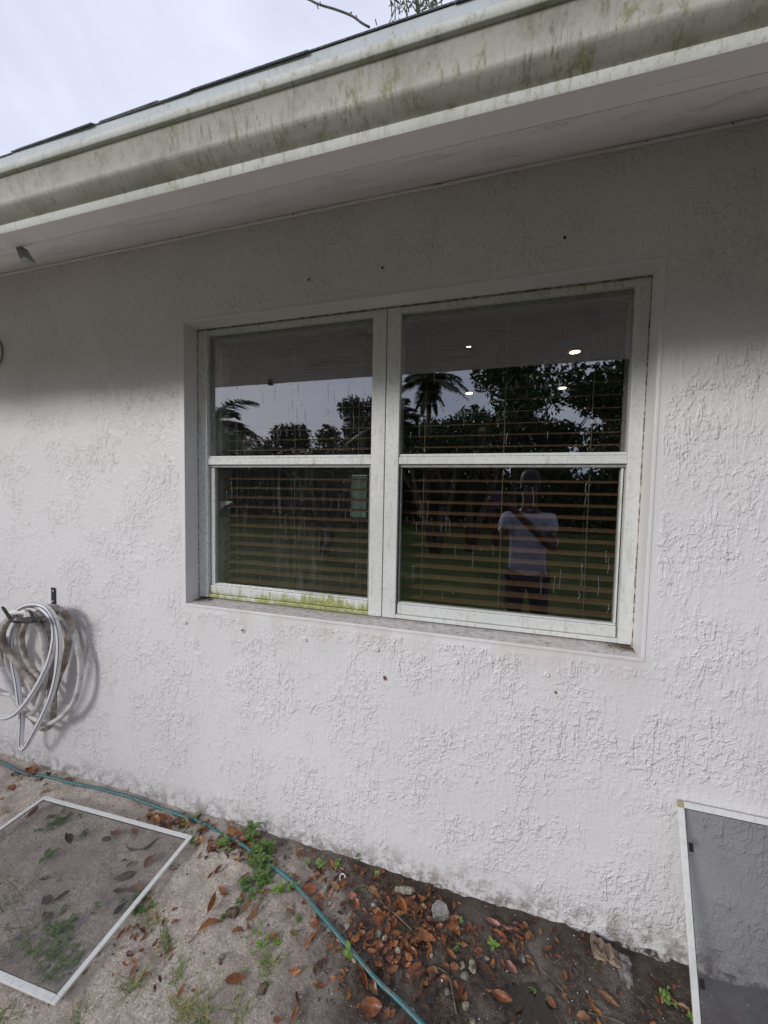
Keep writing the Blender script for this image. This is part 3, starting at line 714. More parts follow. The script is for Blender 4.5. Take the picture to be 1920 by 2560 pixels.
m = MB(); a = hz(24, 1556, -.19); b2 = hz(86, 1552, -.19); m.add([a+Vector((0, 0, .004)), b2+Vector((0, 0, .004)), b2+Vector((0, .05, .010)), a+Vector((0, .05, .010)), a, b2, b2+Vector((0, .05, .006)), a+Vector((0, .05, .006))], [(0, 1, 2, 3), (7, 6, 5, 4), (0, 4, 5, 1), (1, 5, 6, 2), (2, 6, 7, 3), (3, 7, 4, 0)])
m.build('tray', M_black, hang)

def catmull(P_, sub=7):
    P_ = [Vector(p_) for p_ in P_]; out_ = []
    for i in range(len(P_)-1):
        a, b2, c_, d_ = P_[max(0, i-1)], P_[i], P_[i+1], P_[min(len(P_)-1, i+2)]
        for j in range(sub):
            t_ = j/sub; out_.append(.5*((2*b2)+(c_-a)*t_+(2*a-5*b2+4*c_-d_)*t_*t_+(3*b2-a-3*c_+d_)*t_**3))
    out_.append(P_[-1]); return out_
hz0 = Vector((hp.x, -.12, hp.z))
coil = empty('garden_hose', hz0, label='dirty white garden hose with blue stripe, coiled on the black wall hanger', cat='garden hose')
def strand(zp, y0, y1, r_, mat, name, stripe=False):
    P_ = []
    k_ = len(zp)
    for i, (a, b2) in enumerate(zp):
        yy = .68*(y0+(y1-y0)*i/(k_-1)) if not callable(y0) else y0(i/(k_-1))
        P_.append(atY(a*.3014, 1400+b2*.3014, yy)-hz0)
    pts_ = catmull(P_); m = MB(); m.tube(pts_, r_, 12)
    o = m.build(name, mat, coil)
    if stripe:
        for ph in (.6, -.7):
            m = MB(); q_ = []
            for i, p_ in enumerate(pts_):
                t_ = (pts_[min(i+1, len(pts_)-1)]-pts_[max(i-1, 0)]).normalized(); nrm = Vector((.0, -1, .15)); s_ = t_.cross(nrm).normalized(); nn = s_.cross(t_).normalized()
                q_.append(p_+nn*(r_*.93*math.cos(ph))+s_*(r_*.93*math.sin(ph)))
            m.tube(q_, .0018, 5); s2 = m.build('blue_stripe', M_stripe, o)
    return o
R_ = .0135
strand([(150,420),(200,385),(280,378),(360,410),(425,480),(452,580),(445,700),(405,850),(335,1000),(255,1130),(170,1235),(80,1298),(0,1300),(-80,1250),(-150,1120)], -.15, -.17, R_, M_hoseC, 'clean_loop', True)
strand([(160,405),(230,372),(320,368),(400,405),(460,500),(490,640),(485,850),(440,1080),(365,1270),(275,1440),(215,1545),(185,1562),(172,1520),(178,1420),(182,1300),(160,1150),(140,1000),(110,850),(95,720),(110,600),(135,510)], -.19, -.08, R_*.95, M_hoseC, 'clean_loop', True)
strand([(380,385),(460,420),(550,520),(615,640),(652,760),(668,880),(662,1010),(630,1140),(560,1250),(480,1322),(400,1352),(320,1330),(250,1285),(160,1190),(80,1050),(20,900),(-30,750),(-20,600),(50,490),(120,445),(200,430)], -.07, -.13, R_, M_hoseW, 'grey_loop')
strand([(400,385),(480,400),(550,460),(588,545),(572,680),(548,820),(495,960),(452,1080),(445,1200),(438,1330),(395,1395),(330,1382),(270,1310),(200,1250),(120,1130),(50,960),(10,830),(0,700)], -.10, -.07, R_*1.05, M_hoseD, 'dirty_loop')
strand([(110,460),(50,530),(15,620),(35,710),(110,820),(200,930),(290,1030),(340,1110)], -.16, -.11, R_*1.25, M_hoseD, 'dirty_loop')
strand([(230,490),(185,600),(180,690),(210,800),(265,890),(330,970),(400,1040)], -.12, -.09, R_*1.0, M_hoseD, 'dirty_loop')
strand([(230,440),(300,500),(345,600),(370,730),(378,880),(365,1030),(335,1160),(300,1240),(240,1275),(180,1250)], -.17, -.10, R_*1.1, M_hoseW, 'grey_loop')
strand([(300,430),(370,500),(420,620),(430,760),(420,900),(415,1050),(430,1180)], -.13, -.08, R_, M_hoseD, 'dirty_loop')
strand([(470,430),(530,560),(560,680),(540,800),(500,900)], -.08, -.06, R_*1.1, M_hoseD, 'dirty_loop')
strand([(80,640),(60,760),(75,900),(110,1000),(150,1090),(165,1180)], -.10, -.07, R_*1.1, M_hoseW, 'grey_loop')
strand([(-120,1060),(-20,1100),(90,1118),(200,1120),(300,1118)], -.06, -.06, R_*.8, M_hoseW, 'grey_loop')
strand([(170,440),(150,560),(145,700),(160,900),(168,1050)], -.09, -.06, R_*1.1, M_hoseW, 'grey_loop')
strand([(100,440),(180,428),(260,445),(300,500)], -.15, -.15, R_*1.1, M_hoseC, 'clean_loop')

# teal hose along the ground
tp = [(-260, 1850), (-120, 1880), (0, 1908), (60, 1930), (120, 1944), (190, 1957), (250, 1972), (330, 1994), (400, 2017), (450, 2033), (500, 2055), (560, 2088), (610, 2120), (660, 2158), (700, 2187), (740, 2220), (800, 2290), (850, 2345), (900, 2400), (950, 2452), (1000, 2497), (1062, 2560), (1130, 2640), (1190, 2740)]
P_ = []
for i, (a, b2) in enumerate(tp):
    v = atZ(a, b2, .012); hh = gh(v.x, v.y); dpt = .006 if not (8 < i < 12) else -.004
    P_.append(Vector((v.x, v.y, max(hh+dpt+.003, .004))))
m = MB(); m.tube([q_+Vector((0, .0025*noise.noise(q_*9), 0)) for q_ in catmull(P_, 8)], .0073, 10)
tag(m.build('teal_hose', M_teal), 'thin teal garden hose snaking along the ground below the wall', 'garden hose')

# ------------------------------------------------------------------ insect screens
def screen(name, origin, ux, uy, W, H, label, mm, fw=.019, corner_mat=None, clips=()):
    """frame of four bars, corner keys and a mesh sheet, in the plane spanned by ux, uy"""
    ux = Vector(ux).normalized(); uy = Vector(uy); uy = (uy-ux*uy.dot(ux)).normalized(); uz = ux.cross(uy)
    e_ = empty(name, origin, label=label, cat='insect screen')
    e_.matrix_world = Matrix.Translation(origin) @ Matrix((ux, uy, uz)).transposed().to_4x4()
    def bar(nm, x0, x1, y0, y1, mt=M_screenframe, z0=-.004, z1=.004):
        m = MB(); m.box(x0, x1, y0, y1, z0, z1); o = m.build(nm, mt, e_); bevel(o, .0015, 2); return o
    bar('frame_bar', fw, W-fw, 0, fw); bar('frame_bar', fw, W-fw, H-fw, H); bar('frame_bar', 0, fw, fw, H-fw); bar('frame_bar', W-fw, W, fw, H-fw)
    for i, (a, b2) in enumerate(((0, 0), (W-fw, 0), (0, H-fw), (W-fw, H-fw))):
        bar('corner_key', a+.0003, a+fw-.0003, b2+.0003, b2+fw-.0003, corner_mat if (corner_mat and i == 2) else M_screenframe, -.0037, .0037)
    for (nm, x0, x1, y0, y1) in (('spline', fw+.0004, W-fw-.0004, fw, fw+.003), ('spline', fw+.0004, W-fw-.0004, H-fw-.003, H-fw), ('spline', fw, fw+.003, fw+.004, H-fw-.004), ('spline', W-fw-.003, W-fw, fw+.004, H-fw-.004)):
        bar(nm, x0, x1, y0, y1, M_gasket, -.002, .0015)
    m = MB(); kx, ky = 24, 18
    for j in range(ky+1):
        for i in range(kx+1):
            a, b2 = i/kx, j/ky
            m.v.append((fw+.002+(W-2*fw-.004)*a, fw+.002+(H-2*fw-.004)*b2, .0005-.006*math.sin(a*math.pi)*math.sin(b2*math.pi)+.0015*noise.noise(Vector((a*4, b2*4, W)))))
    m.f = [(j*(kx+1)+i, j*(kx+1)+i+1, (j+1)*(kx+1)+i+1, (j+1)*(kx+1)+i) for j in range(ky) for i in range(kx)]; m.m = [0]*len(m.f); m.sm = [True]*len(m.f)
    m.build('screen_mesh', mm, e_)
    for (a, b2) in clips: bar('pull_tab', fw+.004, fw+.017, H-b2-.026, H-b2, M_rubber, .001, .004)
    return e_
A = Vector((-2.14, -.192, .030)); B = Vector((-1.256, -.151, .034)); D_ = Vector((-2.10, -.76, .036))
screen('insect_screen', Vector((-2.105, -.745, .034)), (.889, .036, .002), (-.04, .56, -.001), .888, .572, 'white framed insect screen lying flat on the sand', M_mesh)
screen('insect_screen', Vector((.652, -.205, -.012)), (1, .0, -.003), (.004, .185, .60), .90, .63, 'white framed insect screen leaning against the wall at the right', M_mesh2, .0185, M_corner, ((0, .115), (0, .47)))

# ------------------------------------------------------------------ leaves
def leafmesh(seed, curl, fold, twist):
    rs = random.Random(seed); m = MB(); k_ = 8; cols = 4
    for i in range(k_+1):
        t_ = i/k_; wd = .5*math.sin(math.pi*min(1, t_**.85*1.0))**.8 if 0 < t_ < 1 else .02
        wd *= 1+.12*rs.uniform(-1, 1)
        for j in range(cols+1):
            s_ = j/cols-.5; yy = s_*2*wd*.42
            z_ = curl*(t_-.5)**2*1.2 + fold*abs(s_)*2*wd*.55 + twist*(t_-.5)*s_*.6+rs.uniform(-.012, .012)
            m.v.append((t_-.5, yy, z_))
    for i in range(k_):
        for j in range(cols):
            a = i*(cols+1)+j; m.f.append((a, a+1, a+cols+2, a+cols+1)); m.m.append(0); m.sm.append(True)
    m.tube([(-.5, 0, curl*.3), (-.58, .01, curl*.3+.02)], .012, 4)
    return m
LV = []
for mi, mt in enumerate(LM):
    row = []
    for sd in range(4):
        o = leafmesh(sd*7+mi, [.25, .6, -.35, .15][sd], [.3, .7, .5, -.35][sd], [0, .5, -.6, .3][sd]).build('fallen_leaf', mt); C.objects.unlink(o); row.append(o.data)
    LV.append(row)
nleaf = 0
KN = ['rust brown', 'dark brown', 'orange brown', 'tan', 'pinkish', 'black', 'olive']
LAND = [(30, 1945, 'by the teal hose at the far left'), (190, 1960, 'beside the teal hose above the flat screen'), (100, 2060, 'under the far end of the flat screen'), (60, 2200, 'under the left half of the flat screen'), (300, 2200, 'under the right half of the flat screen'), (130, 2330, 'under the near end of the flat screen'),
 (430, 2055, 'in the pile behind the screen corner'), (540, 2130, 'in the pile where the hose disappears'), (600, 2075, 'at the foot of the upright weed'), (650, 2150, 'in the dense green weed on the hose'), (350, 2280, 'beside the bushy weed by the screen'), (370, 2400, 'among the yellowing grass tufts'), (320, 2500, 'near the screen corner in the foreground'), (480, 2200, 'on the sand right of the flat screen'), (575, 2285, 'near the round brown stone'), (450, 2530, 'in the grass tufts at the bottom'), (600, 2470, 'on grey ground at the bottom'), (680, 2380, 'by the creeping weed on grey ground'), (780, 2250, 'just right of the hose bend'), (770, 2140, 'along the wall left of the white ring'), (860, 2210, 'near the small white ring'), (820, 2330, 'left of the hose by the heart shaped sprout'), (830, 2480, 'on grey ground left of the lower hose'),
 (890, 2300, 'between the hose and the yellowish stone'), (940, 2230, 'above the large rust leaf'), (1010, 2230, 'below the long pale rock'), (1100, 2270, 'around the grey concrete slab'), (960, 2330, 'in the thick of the litter'), (1060, 2330, 'by the big folded leaf'), (940, 2420, 'in the lower litter beside the hose'), (1040, 2430, 'in the litter above the bottom edge'), (1140, 2360, 'in the litter by the ferny weed'), (1180, 2430, 'by the largest pale stone'), (980, 2530, 'at the bottom edge by the hose'), (1150, 2510, 'at the bottom edge by the curved twig'), (1240, 2330, 'near the bright rosette'), (1320, 2320, 'at the wall foot left of the masonry chunk'), (1300, 2440, 'on dark soil left of the puddle'), (1400, 2370, 'on dark soil above the puddle'), (1490, 2500, 'in or at the puddle'), (1640, 2450, 'by the star shaped weed'), (1700, 2520, 'at the foot of the leaning screen')]
def put_leaf(px1, py1, px2, py2, wpx, kind=None, label=None, lift=0., grp=None):
    global nleaf
    a = atZ(px1, py1, .01); b2 = atZ(px2, py2, .01); c_ = (a+b2)/2; d_ = b2-a; L_ = max(.012, d_.length)
    # width along the ground, across the leaf
    wn = wpx/max(6, math.hypot(px2-px1, py2-py1)); wid = min(1.5, max(.5, wn/.42*1.05))
    kind = random.choice([0, 0, 1, 2, 0, 3, 2]) if kind is None else kind
    me = random.choice(LV[kind]); 
    o = linkobj('fallen_leaf', me, None, (c_.x, c_.y, gh(c_.x, c_.y)+.006+lift+random.uniform(0, .004)), (random.uniform(-.35, .35), random.uniform(-.25, .25), math.atan2(d_.y, d_.x)), (L_*1.04, L_*wid, L_*random.uniform(.7, 1.5)))
    x_ = c_.x
    if label is None:
        pm_ = ((px1+px2)/2, (py1+py2)/2)
        lm = min(LAND, key=lambda q_: math.hypot(q_[0]-pm_[0], (q_[1]-pm_[1])*1.3))[2]
        sz = 'tiny' if L_ < .022 else 'small' if L_ < .034 else 'medium sized' if L_ < .05 else 'large'
        fm_ = {LV[kind][0].name: 'flat', LV[kind][1].name: 'curled', LV[kind][2].name: 'twisted', LV[kind][3].name: 'arched'}[me.name]
        label = '%s %s %s leaf %s' % (sz, fm_, KN[kind], lm); grp = 'fallen leaves '+lm
    tag(o, label, 'leaf', grp); nleaf += 1
    return o
def Zz(x0, y0, s, L_):
    for it in L_:
        a, b2, c_, d_ = it[:4]; w_ = it[4] if len(it) > 4 else 36; k_ = it[5] if len(it) > 5 else None; lab = it[6] if len(it) > 6 else None
        put_leaf(x0+a*s, y0+b2*s, x0+c_*s, y0+d_*s, w_*s, k_, lab)
Zz(0, 1900, .3617, [(185,400,262,325,45,0),(60,180,98,200,30),(190,50,260,80,40),(215,90,255,50,35),(275,230,355,200,30,3),(450,120,510,130,28),(0,265,25,245,26),(770,490,835,535,34,0),(705,545,775,545,36,1),(465,540,495,590,30,1),(1000,745,1075,650,60,0),(980,620,1090,540,22,1),(880,600,975,615,18,1),(840,700,880,690,36,1),
 (300,960,360,990,46,1),(375,980,475,915,44,1),(280,820,345,820,28,1),(390,835,425,820,24,1),(780,905,885,885,34,1),(880,900,985,920,90,3,'broad round tan leaf showing through the flat screen'),(785,1075,865,990,62,5,'black curled leaf under the flat screen near its right bar'),(620,1070,665,1050,36,2),(310,1040,350,1100,38,1),(880,750,915,690,45,6,'olive leaf poking up under the flat screen'),
 (1055,390,1110,420,36),(1110,380,1170,415,36),(1160,410,1230,440,38),(1200,440,1265,420,36),(1120,440,1180,470,36),(1230,470,1290,450,36),(1260,430,1310,460,34),(1170,480,1220,500,30),(1010,370,1060,385,30),(940,410,975,400,26),(1075,350,1130,365,26)])
Zz(400, 1960, .3014, [(310,380,410,395,40,0),(320,470,370,500,45,2),(390,560,460,500,40,0),(430,590,500,540,40,0),(400,595,490,580,30,1),(410,500,470,480,34,0),(480,470,520,430,30),(570,370,640,420,70,2,'large rust leaf standing against the wall beside the teal hose'),(560,460,610,440,34,2),(640,400,690,480,40,0),(590,520,650,500,36,0),(640,520,700,560,36,0),(660,470,730,500,34,2),(730,500,790,540,34,0),(650,600,710,570,40,0),
 (390,800,450,740,26,0),(450,750,520,680,34,0),(650,800,740,750,28,0),(810,870,905,910,55,0),(490,855,560,930,30,0),(500,940,570,920,28,0),(390,1110,455,945,55,2,'long orange brown leaf upright on the sand left of the round stone'),(340,1235,520,1145,50,2,'long orange leaf lying left below the round stone'),(670,1090,760,1000,50,3),(705,1160,825,1020,65,3,'broad curled tan leaf just right of the round stone'),(730,1165,750,1235,30,0),(600,1215,700,1220,50,0),(915,1275,990,1270,45,0),(1075,1260,1155,1265,40,6),
 (1195,1365,1245,1300,38,2),(1240,1300,1290,1240,34,2),(1065,1545,1170,1560,50,2),(1060,1010,1110,1080,30,3),(535,1660,715,1600,80,0,'large ragged brown leaf on grey ground in the foreground'),(150,1780,210,1670,50,0),(620,1800,660,1760,40,1),(250,1740,300,1725,34),(1290,1690,1370,1650,70,0),(1410,1600,1460,1620,40,2),(1460,1625,1520,1600,40,2),(1090,1990,1150,1830,45,2),(1130,1720,1160,1860,30,1),
 (1170,900,1310,890,100,0,'broad rust leaf touching the right side of the teal hose'),(1290,960,1360,950,60,0),(1170,1010,1225,1000,40,0),(1300,1000,1360,1060,40,1),(1395,970,1440,880,40,4),(1420,840,1490,890,40,3),(1490,870,1560,790,45,2),(1550,945,1635,920,45,4),(1470,1090,1530,1100,56,1),(1240,1160,1320,1180,60,0),(1260,1100,1300,1130,40),(1440,1250,1490,1260,40,2),(1380,1350,1440,1340,50,0),(1590,1310,1659,1250,60,2),(1300,1480,1350,1460,30,1),(1640,1440,1665,1560,40,0),(940,1960,1010,1950,40,0),
 (660,640,700,600,34),(860,560,920,550,34,1),(800,450,850,470,34,1),(1120,540,1190,560,28),(1150,600,1200,580,28),(1270,620,1300,600,26),(1400,650,1440,720,36,3),(90,1160,160,1130,34,0),(30,1420,100,1330,40,6),(60,1470,110,1400,30,3),(670,930,690,1000,34,0),(1290,750,1340,770,26),(1340,810,1380,790,30),(1120,800,1160,790,30),(1610,960,1655,1040,46,0),(820,940,860,960,34,6),(945,660,975,690,26,0)])
Zz(800, 2060, .3617, [(60,270,95,335,35,2),(190,510,250,490,42,4),(0,500,30,540,36),(235,590,275,540,40,0),(355,660,490,610,70,0,'large rust leaf lying right of the teal hose below the pale rock'),(545,530,605,650,55,2),(530,520,660,510,50,0),(640,580,700,560,50,3),(690,560,740,580,50,3),(690,520,745,500,35,2),(750,530,785,570,34,0),(365,600,400,600,24,2),(215,830,250,770,42,2),(260,760,310,760,30,0),(320,820,365,740,50,0),(325,870,395,870,32,2),(380,860,440,840,34,0),(270,700,310,680,34),(450,730,490,700,30),
 (375,920,430,960,40,0),(455,980,540,970,45,0,'short red brown leaf in the middle of the litter'),(455,930,510,890,40,0),(430,1050,510,1060,50,1),(255,930,300,1010,40,2),(290,1010,330,1140,40,0),(340,1060,395,1160,60,3),(275,1260,425,1250,115,0,'largest round brown leaf left of the teal hose at the bottom'),(440,1340,480,1250,45,3),(480,1310,520,1260,40,0),(520,1382,590,1310,30,1),(645,700,800,820,80,2,'big folded orange brown leaf in the middle of the litter'),(650,790,700,740,40,0),(570,770,610,860,40,0),(590,860,640,920,60,2),(610,1000,700,930,70,0),
 (680,1000,750,980,44,1),(740,980,800,1000,40,0),(715,1090,745,1030,40,2),(750,1040,820,1020,36,1),(770,960,815,1010,38,3),(880,840,945,940,40,2),(570,1030,640,1090,60,1),(670,1190,710,1080,45,1),(740,1210,790,1140,45,5),(920,1060,950,1110,35,2),(950,1200,985,1090,35,0),(985,1190,1020,1120,40,2),(1040,1090,1090,1060,60,1),(900,690,965,650,50,0),(880,650,960,640,34,0),(890,720,960,710,40,2),(900,960,965,980,50,0),(1090,930,1210,1020,56,1),(1180,960,1205,910,26,2),
 (1285,920,1365,1005,50,4,'pinkish leaf lying alone on dark soil'),(1425,900,1510,1010,36,3),(1190,1120,1330,1190,60,0),(1150,1110,1185,1130,34,2),(1570,1140,1635,1215,75,0),(1140,660,1240,690,40,4),(1260,690,1330,720,36,4),(1190,730,1290,800,40,0),(1240,830,1290,810,40,0),(1300,850,1370,860,34,1),(1370,700,1400,740,34,0),(1430,790,1450,740,30,3),(0,1130,40,1100,60,0),(840,1382,880,1330,40,1),(1310,1382,1340,1350,36,0),(620,540,680,560,40,0),(500,760,560,740,36,0),(500,830,540,800,36,2),(740,640,800,670,50,1),(800,700,850,690,36,0),(830,740,880,760,30,0),(700,850,750,840,30,1),(480,600,530,580,34,1),(290,640,350,650,40,1),(410,480,450,500,30,1),(340,440,400,480,36,3),(300,400,350,420,30,1),(140,560,180,590,30,1),(560,900,590,960,34,1)])
Zz(1300, 1960, .3737, [(505,1205,560,1280,35,0),(530,1370,660,1480,70,3,'spotted tan leaf floating on the right side of the puddle'),(460,1460,540,1530,60,2),(380,1520,500,1560,60,3,'yellow brown leaf at the near edge of the puddle'),(520,1540,545,1600,34,2),(905,1370,935,1440,30,0),(940,1300,1000,1390,30,1),(1105,1375,1180,1430,60,1),(1060,1450,1190,1550,40,3),(860,1250,930,1330,50,1),(10,920,60,960,40,0),(20,1000,60,1030,30,0),(230,1020,260,1060,24,0),(40,1130,90,1180,30,3)])
rl = random.Random(5)
def rndleaf(cx, cy, sx, sy, n_):
    for _ in range(n_):
        px = rl.gauss(cx, sx); py = rl.gauss(cy, sy); v = atZ(px, py, 0)
        if v.y > -.018 or py > 2620: continue
        L_ = rl.uniform(9, 21); an = rl.uniform(0, 6.28)
        put_leaf(px, py, px+L_*math.cos(an), py+L_*math.sin(an)*.8, L_*.45)
rndleaf(1010, 2290, 62, 45, 16); rndleaf(960, 2380, 70, 50, 8); rndleaf(580, 2110, 34, 18, 9); rndleaf(440, 2060, 45, 12, 7)
rndleaf(880, 2210, 60, 25, 6); rndleaf(1290, 2350, 60, 30, 6); rndleaf(90, 1935, 60, 14, 5); rndleaf(340, 2390, 50, 60, 6); rndleaf(1480, 2500, 180, 50, 4)
# the rest of the litter, past three hundred leaves, is one mass
lb = MB()
def massleaf(cx, cy, sx, sy, n_):
    for _ in range(n_):
        v = atZ(rl.gauss(cx, sx), rl.gauss(cy, sy), 0)
        if v.y > -.016 or v.y < -.62: continue
        kd = rl.choice([0, 1, 1, 2, 0]); me = LV[kd][rl.randrange(4)]; L_ = rl.uniform(.013, .036)
        Mt = Matrix.Translation((v.x, v.y, gh(v.x, v.y)+rl.uniform(.001, .007))) @ Matrix.Rotation(rl.uniform(0, 6.28), 4, 'Z') @ Matrix.Rotation(rl.uniform(-.4, .4), 4, 'X') @ Matrix.Diagonal((L_, L_, L_, 1))
        lb.add([Mt @ q_.co for q_ in me.vertices], [tuple(p_.vertices) for p_ in me.polygons], min(kd, 2), True)
massleaf(1010, 2300, 85, 55, 190); massleaf(940, 2400, 70, 50, 70); massleaf(580, 2115, 40, 22, 50); massleaf(430, 2055, 60, 12, 40); massleaf(870, 2200, 70, 25, 50); massleaf(1260, 2340, 90, 30, 60); massleaf(90, 1935, 70, 14, 20); massleaf(350, 2390, 50, 70, 24); massleaf(1500, 2480, 160, 50, 20); massleaf(700, 2140, 60, 14, 24)
tag(lb.build('leaf_pile', LM[:3]), 'brown leaf litter piled in the dirt between hose and wall', 'leaf litter', kind='stuff')
# two bits of leaf stuck on the wall
for (px, py, s_, lab) in ((962, 1695, .022, 'small brown leaf scrap stuck to the wall below the mullion'), (1389, 1731, .014, 'tiny brown leaf scrap stuck to the wall below the right pane')):
    v = atY(px, py, -.004); tag(linkobj('leaf_scrap', LV[0][0], None, v, (RAD(90), RAD(70), 0), (s_, s_*1.2, s_)), lab, 'leaf')

# ------------------------------------------------------------------ weeds and grass
def blade(m, base, d, L_, w_, bend, mi=0):
    d = Vector(d).normalized(); s_ = d.cross(Vector((0, 0, 1)));
    s_ = s_.normalized() if s_.length > .05 else Vector((1, 0, 0))
    k_ = 4; vs_ = []
    hd = Vector((d.x, d.y, 0)); 
    if hd.length < .05: hd = Vector((.3, .2, 0))
    hd.normalize()
    for i in range(k_+1):
        t_ = i/k_; p_ = Vector(base)+d*(L_*t_)+hd*(bend*L_*t_*t_)-Vector((0, 0, bend*L_*t_*t_*.6)); ww = w_*(1-t_**1.6)
        vs_ += [p_-s_*ww, p_+s_*ww]
    m.add(vs_, [(2*i, 2*i+1, 2*i+3, 2*i+2) for i in range(k_)], mi, True)
def oval(m, base, d, L_, w_, droop, mi=0):
    d = Vector(d).normalized(); s_ = d.cross(Vector((0, 0, 1))); s_ = s_.normalized() if s_.length > .05 else Vector((1, 0, 0)); nn = s_.cross(d)
    k_ = 5; vs_ = []
    for i in range(k_+1):
        t_ = i/k_; p_ = Vector(base)+d*(L_*t_)-Vector((0, 0, droop*L_*t_*t_)); ww = w_*max(.04, math.sin(math.pi*t_**.8))
        vs_ += [p_-s_*ww+nn*ww*.25, p_, p_+s_*ww+nn*ww*.25]
    m.add(vs_, [(3*i+j, 3*i+j+1, 3*i+j+4, 3*i+j+3) for i in range(k_) for j in range(2)], mi, True)
def weed(px, py, h, nst, nl, ls, label, mt=0, spread=.5, cat='weed', name='weed', fp=0.):
    v = atZ(px, py, 0); v.z = gh(v.x, v.y); e_ = empty(name, v, label=label, cat=cat)
    st = MB(); lf_ = MB()
    for i in range(nst):
        a = random.uniform(0, 6.28); r_ = random.uniform(0, spread); d_ = Vector((math.cos(a)*r_, math.sin(a)*r_, 1)).normalized(); hh = h*random.uniform(.6, 1)
        o_ = Vector((random.gauss(0, fp), random.gauss(0, fp*.8), 0)) if fp else Vector((0, 0, 0))
        pts_ = [o_+d_*(hh*t_)+Vector((math.cos(a), math.sin(a), 0))*(r_*hh*.4*t_*t_) for t_ in (0, .35, .7, 1)]
        st.tube(pts_, .0012, 5)
        for j in range(nl):
            t_ = .3+.7*j/max(1, nl-1); k_ = min(2, int(t_*3)); bp = pts_[k_].lerp(pts_[k_+1], t_*3-k_)
            b2 = j*2.4+random.uniform(-.4, .4); el = random.uniform(.1, .7)
            oval(lf_, bp, (math.cos(b2), math.sin(b2), el), ls*random.uniform(.7, 1.15), ls*.24, random.uniform(.1, .5), 0)
    st.build('stem', GM[mt], e_); lf_.build('foliage', GM[mt], e_); return e_
def tuft(px, py, n_, L_, label, mt=3, name='grass_tuft', lean=(0, 0), sp=.015):
    v = atZ(px, py, 0); v.z = gh(v.x, v.y); m = MB()
    for _ in range(n_):
        a = random.uniform(0, 6.28); el = random.uniform(.25, 1.3)
        blade(m, (random.gauss(0, sp), random.gauss(0, sp), -.002), (math.cos(a)+lean[0], math.sin(a)+lean[1], el), L_*random.uniform(.5, 1.1), random.uniform(.0012, .0024), random.uniform(.1, .7), random.choice([0, 0, 1]))
    o = m.build(name, [GM[mt], GM[2]]); o.location = v; tag(o, label, 'grass tuft'); return o
weed(636, 2098, .10, 1, 6, .05, 'upright four leaved weed against the foot of the wall', 0, .1)
weed(618, 2110, .06, 2, 5, .035, 'short broad leaved weed left of the upright weed', 0, .4)
weed(640, 2150, .05, 6, 5, .034, 'dense green weed straddling the teal hose', 0, .9)
weed(668, 2135, .04, 5, 5, .03, 'green weed between the teal hose and the wall', 0, .9)
weed(660, 2210, .03, 7, 5, .026, 'sprawling green weed below the dense one', 0, 1.2)
weed(612, 2222, .03, 6, 5, .024, 'low sprawling weed on the sand beside the hose', 0, 1.2)
weed(560, 2125, .035, 7, 5, .014, 'yellow green feathery weed among the leaves', 1, .7)
weed(480, 2112, .03, 4, 4, .022, 'green weed at the corner of the flat screen', 1, .8)
weed(488, 2055, .05, 3, 5, .012, 'thin seedling between the screen and the hose', 1, .4)
weed(345, 2250, .03, 6, 5, .026, 'bushy weed just right of the flat screen bar', 0, .9)
weed(150, 2060, .02, 9, 5, .020, 'round leaved weed flattened under the top of the screen', 0, 1.5)
weed(215, 2085, .018, 5, 4, .018, 'small weed under the screen right of the round leaved one', 0, 1.3)
weed(112, 2152, .015, 1, 4, .045, 'single long leaved sprout under the screen', 0, 1.0)
weed(150, 2330, .02, 10, 5, .022, 'broad patch of weed under the middle of the screen', 0, 1.6)
weed(140, 2390, .02, 8, 5, .02, 'weed patch under the near end of the screen', 3, 1.6)
weed(770, 2167, .018, 4, 4, .016, 'small round leaved seedling row at the wall foot', 1, .8)
weed(800, 2170, .02, 5, 4, .016, 'clump of round seedlings right of the row', 1, .9)
weed(845, 2172, .02, 4, 4, .016, 'seedling clump near the white ring', 1, .9)
weed(893, 2162, .045, 2, 3, .018, 'leaning seedling against the wall right of the white ring', 0, .4)
weed(940, 2190, .015, 4, 4, .014, 'tiny weed at the wall left of the pale rock', 1, .9)
weed(865, 2392, .03, 2, 2, .036, 'two leaved heart shaped sprout left of the teal hose', 1, .7)
weed(1233, 2362, .012, 1, 5, .028, 'bright rosette of four leaves on dark soil', 1, .1)
weed(1145, 2372, .02, 4, 6, .010, 'thin ferny weed in the litter', 0, .8)
weed(1150, 2300, .02, 4, 5, .010, 'wispy weed between leaves below the grey slab', 1, .8)
weed(690, 2362, .015, 9, 5, .012, 'creeping small leaved weed on grey ground', 1, 1.6)
weed(650, 2370, .012, 6, 5, .011, 'creeping weed patch left of its larger neighbour', 1, 1.5)
weed(560, 2300, .014, 6, 5, .010, 'mossy weed around the foot of the round stone', 0, 1.3)
weed(745, 2300, .012, 6, 5, .010, 'small creeping weed left of the teal hose', 0, 1.3)
weed(800, 2300, .014, 4, 4, .012, 'small weed touching the teal hose', 0, 1.2)
weed(150, 2050, .02, 16, 5, .017, 'spread out round leaved weed mat in the far corner under the screen', 0, 1.3, fp=.035)
weed(140, 2350, .022, 26, 5, .019, 'wide dark weed mat under the near half of the screen', 3, 1.4, fp=.045)
weed(170, 2420, .02, 18, 5, .018, 'weed mat beside the wide one, closer to the screen bar', 3, 1.4, fp=.03)
weed(655, 2165, .04, 16, 5, .026, 'leafy green weed mat spreading over the hose', 0, 1.0, fp=.028)
weed(640, 2232, .025, 18, 5, .020, 'sprawling weed mat on the sand left of the hose', 0, 1.2, fp=.04)
weed(720, 2235, .02, 12, 4, .018, 'thin weed mat along the left edge of the hose', 1, 1.2, fp=.025)
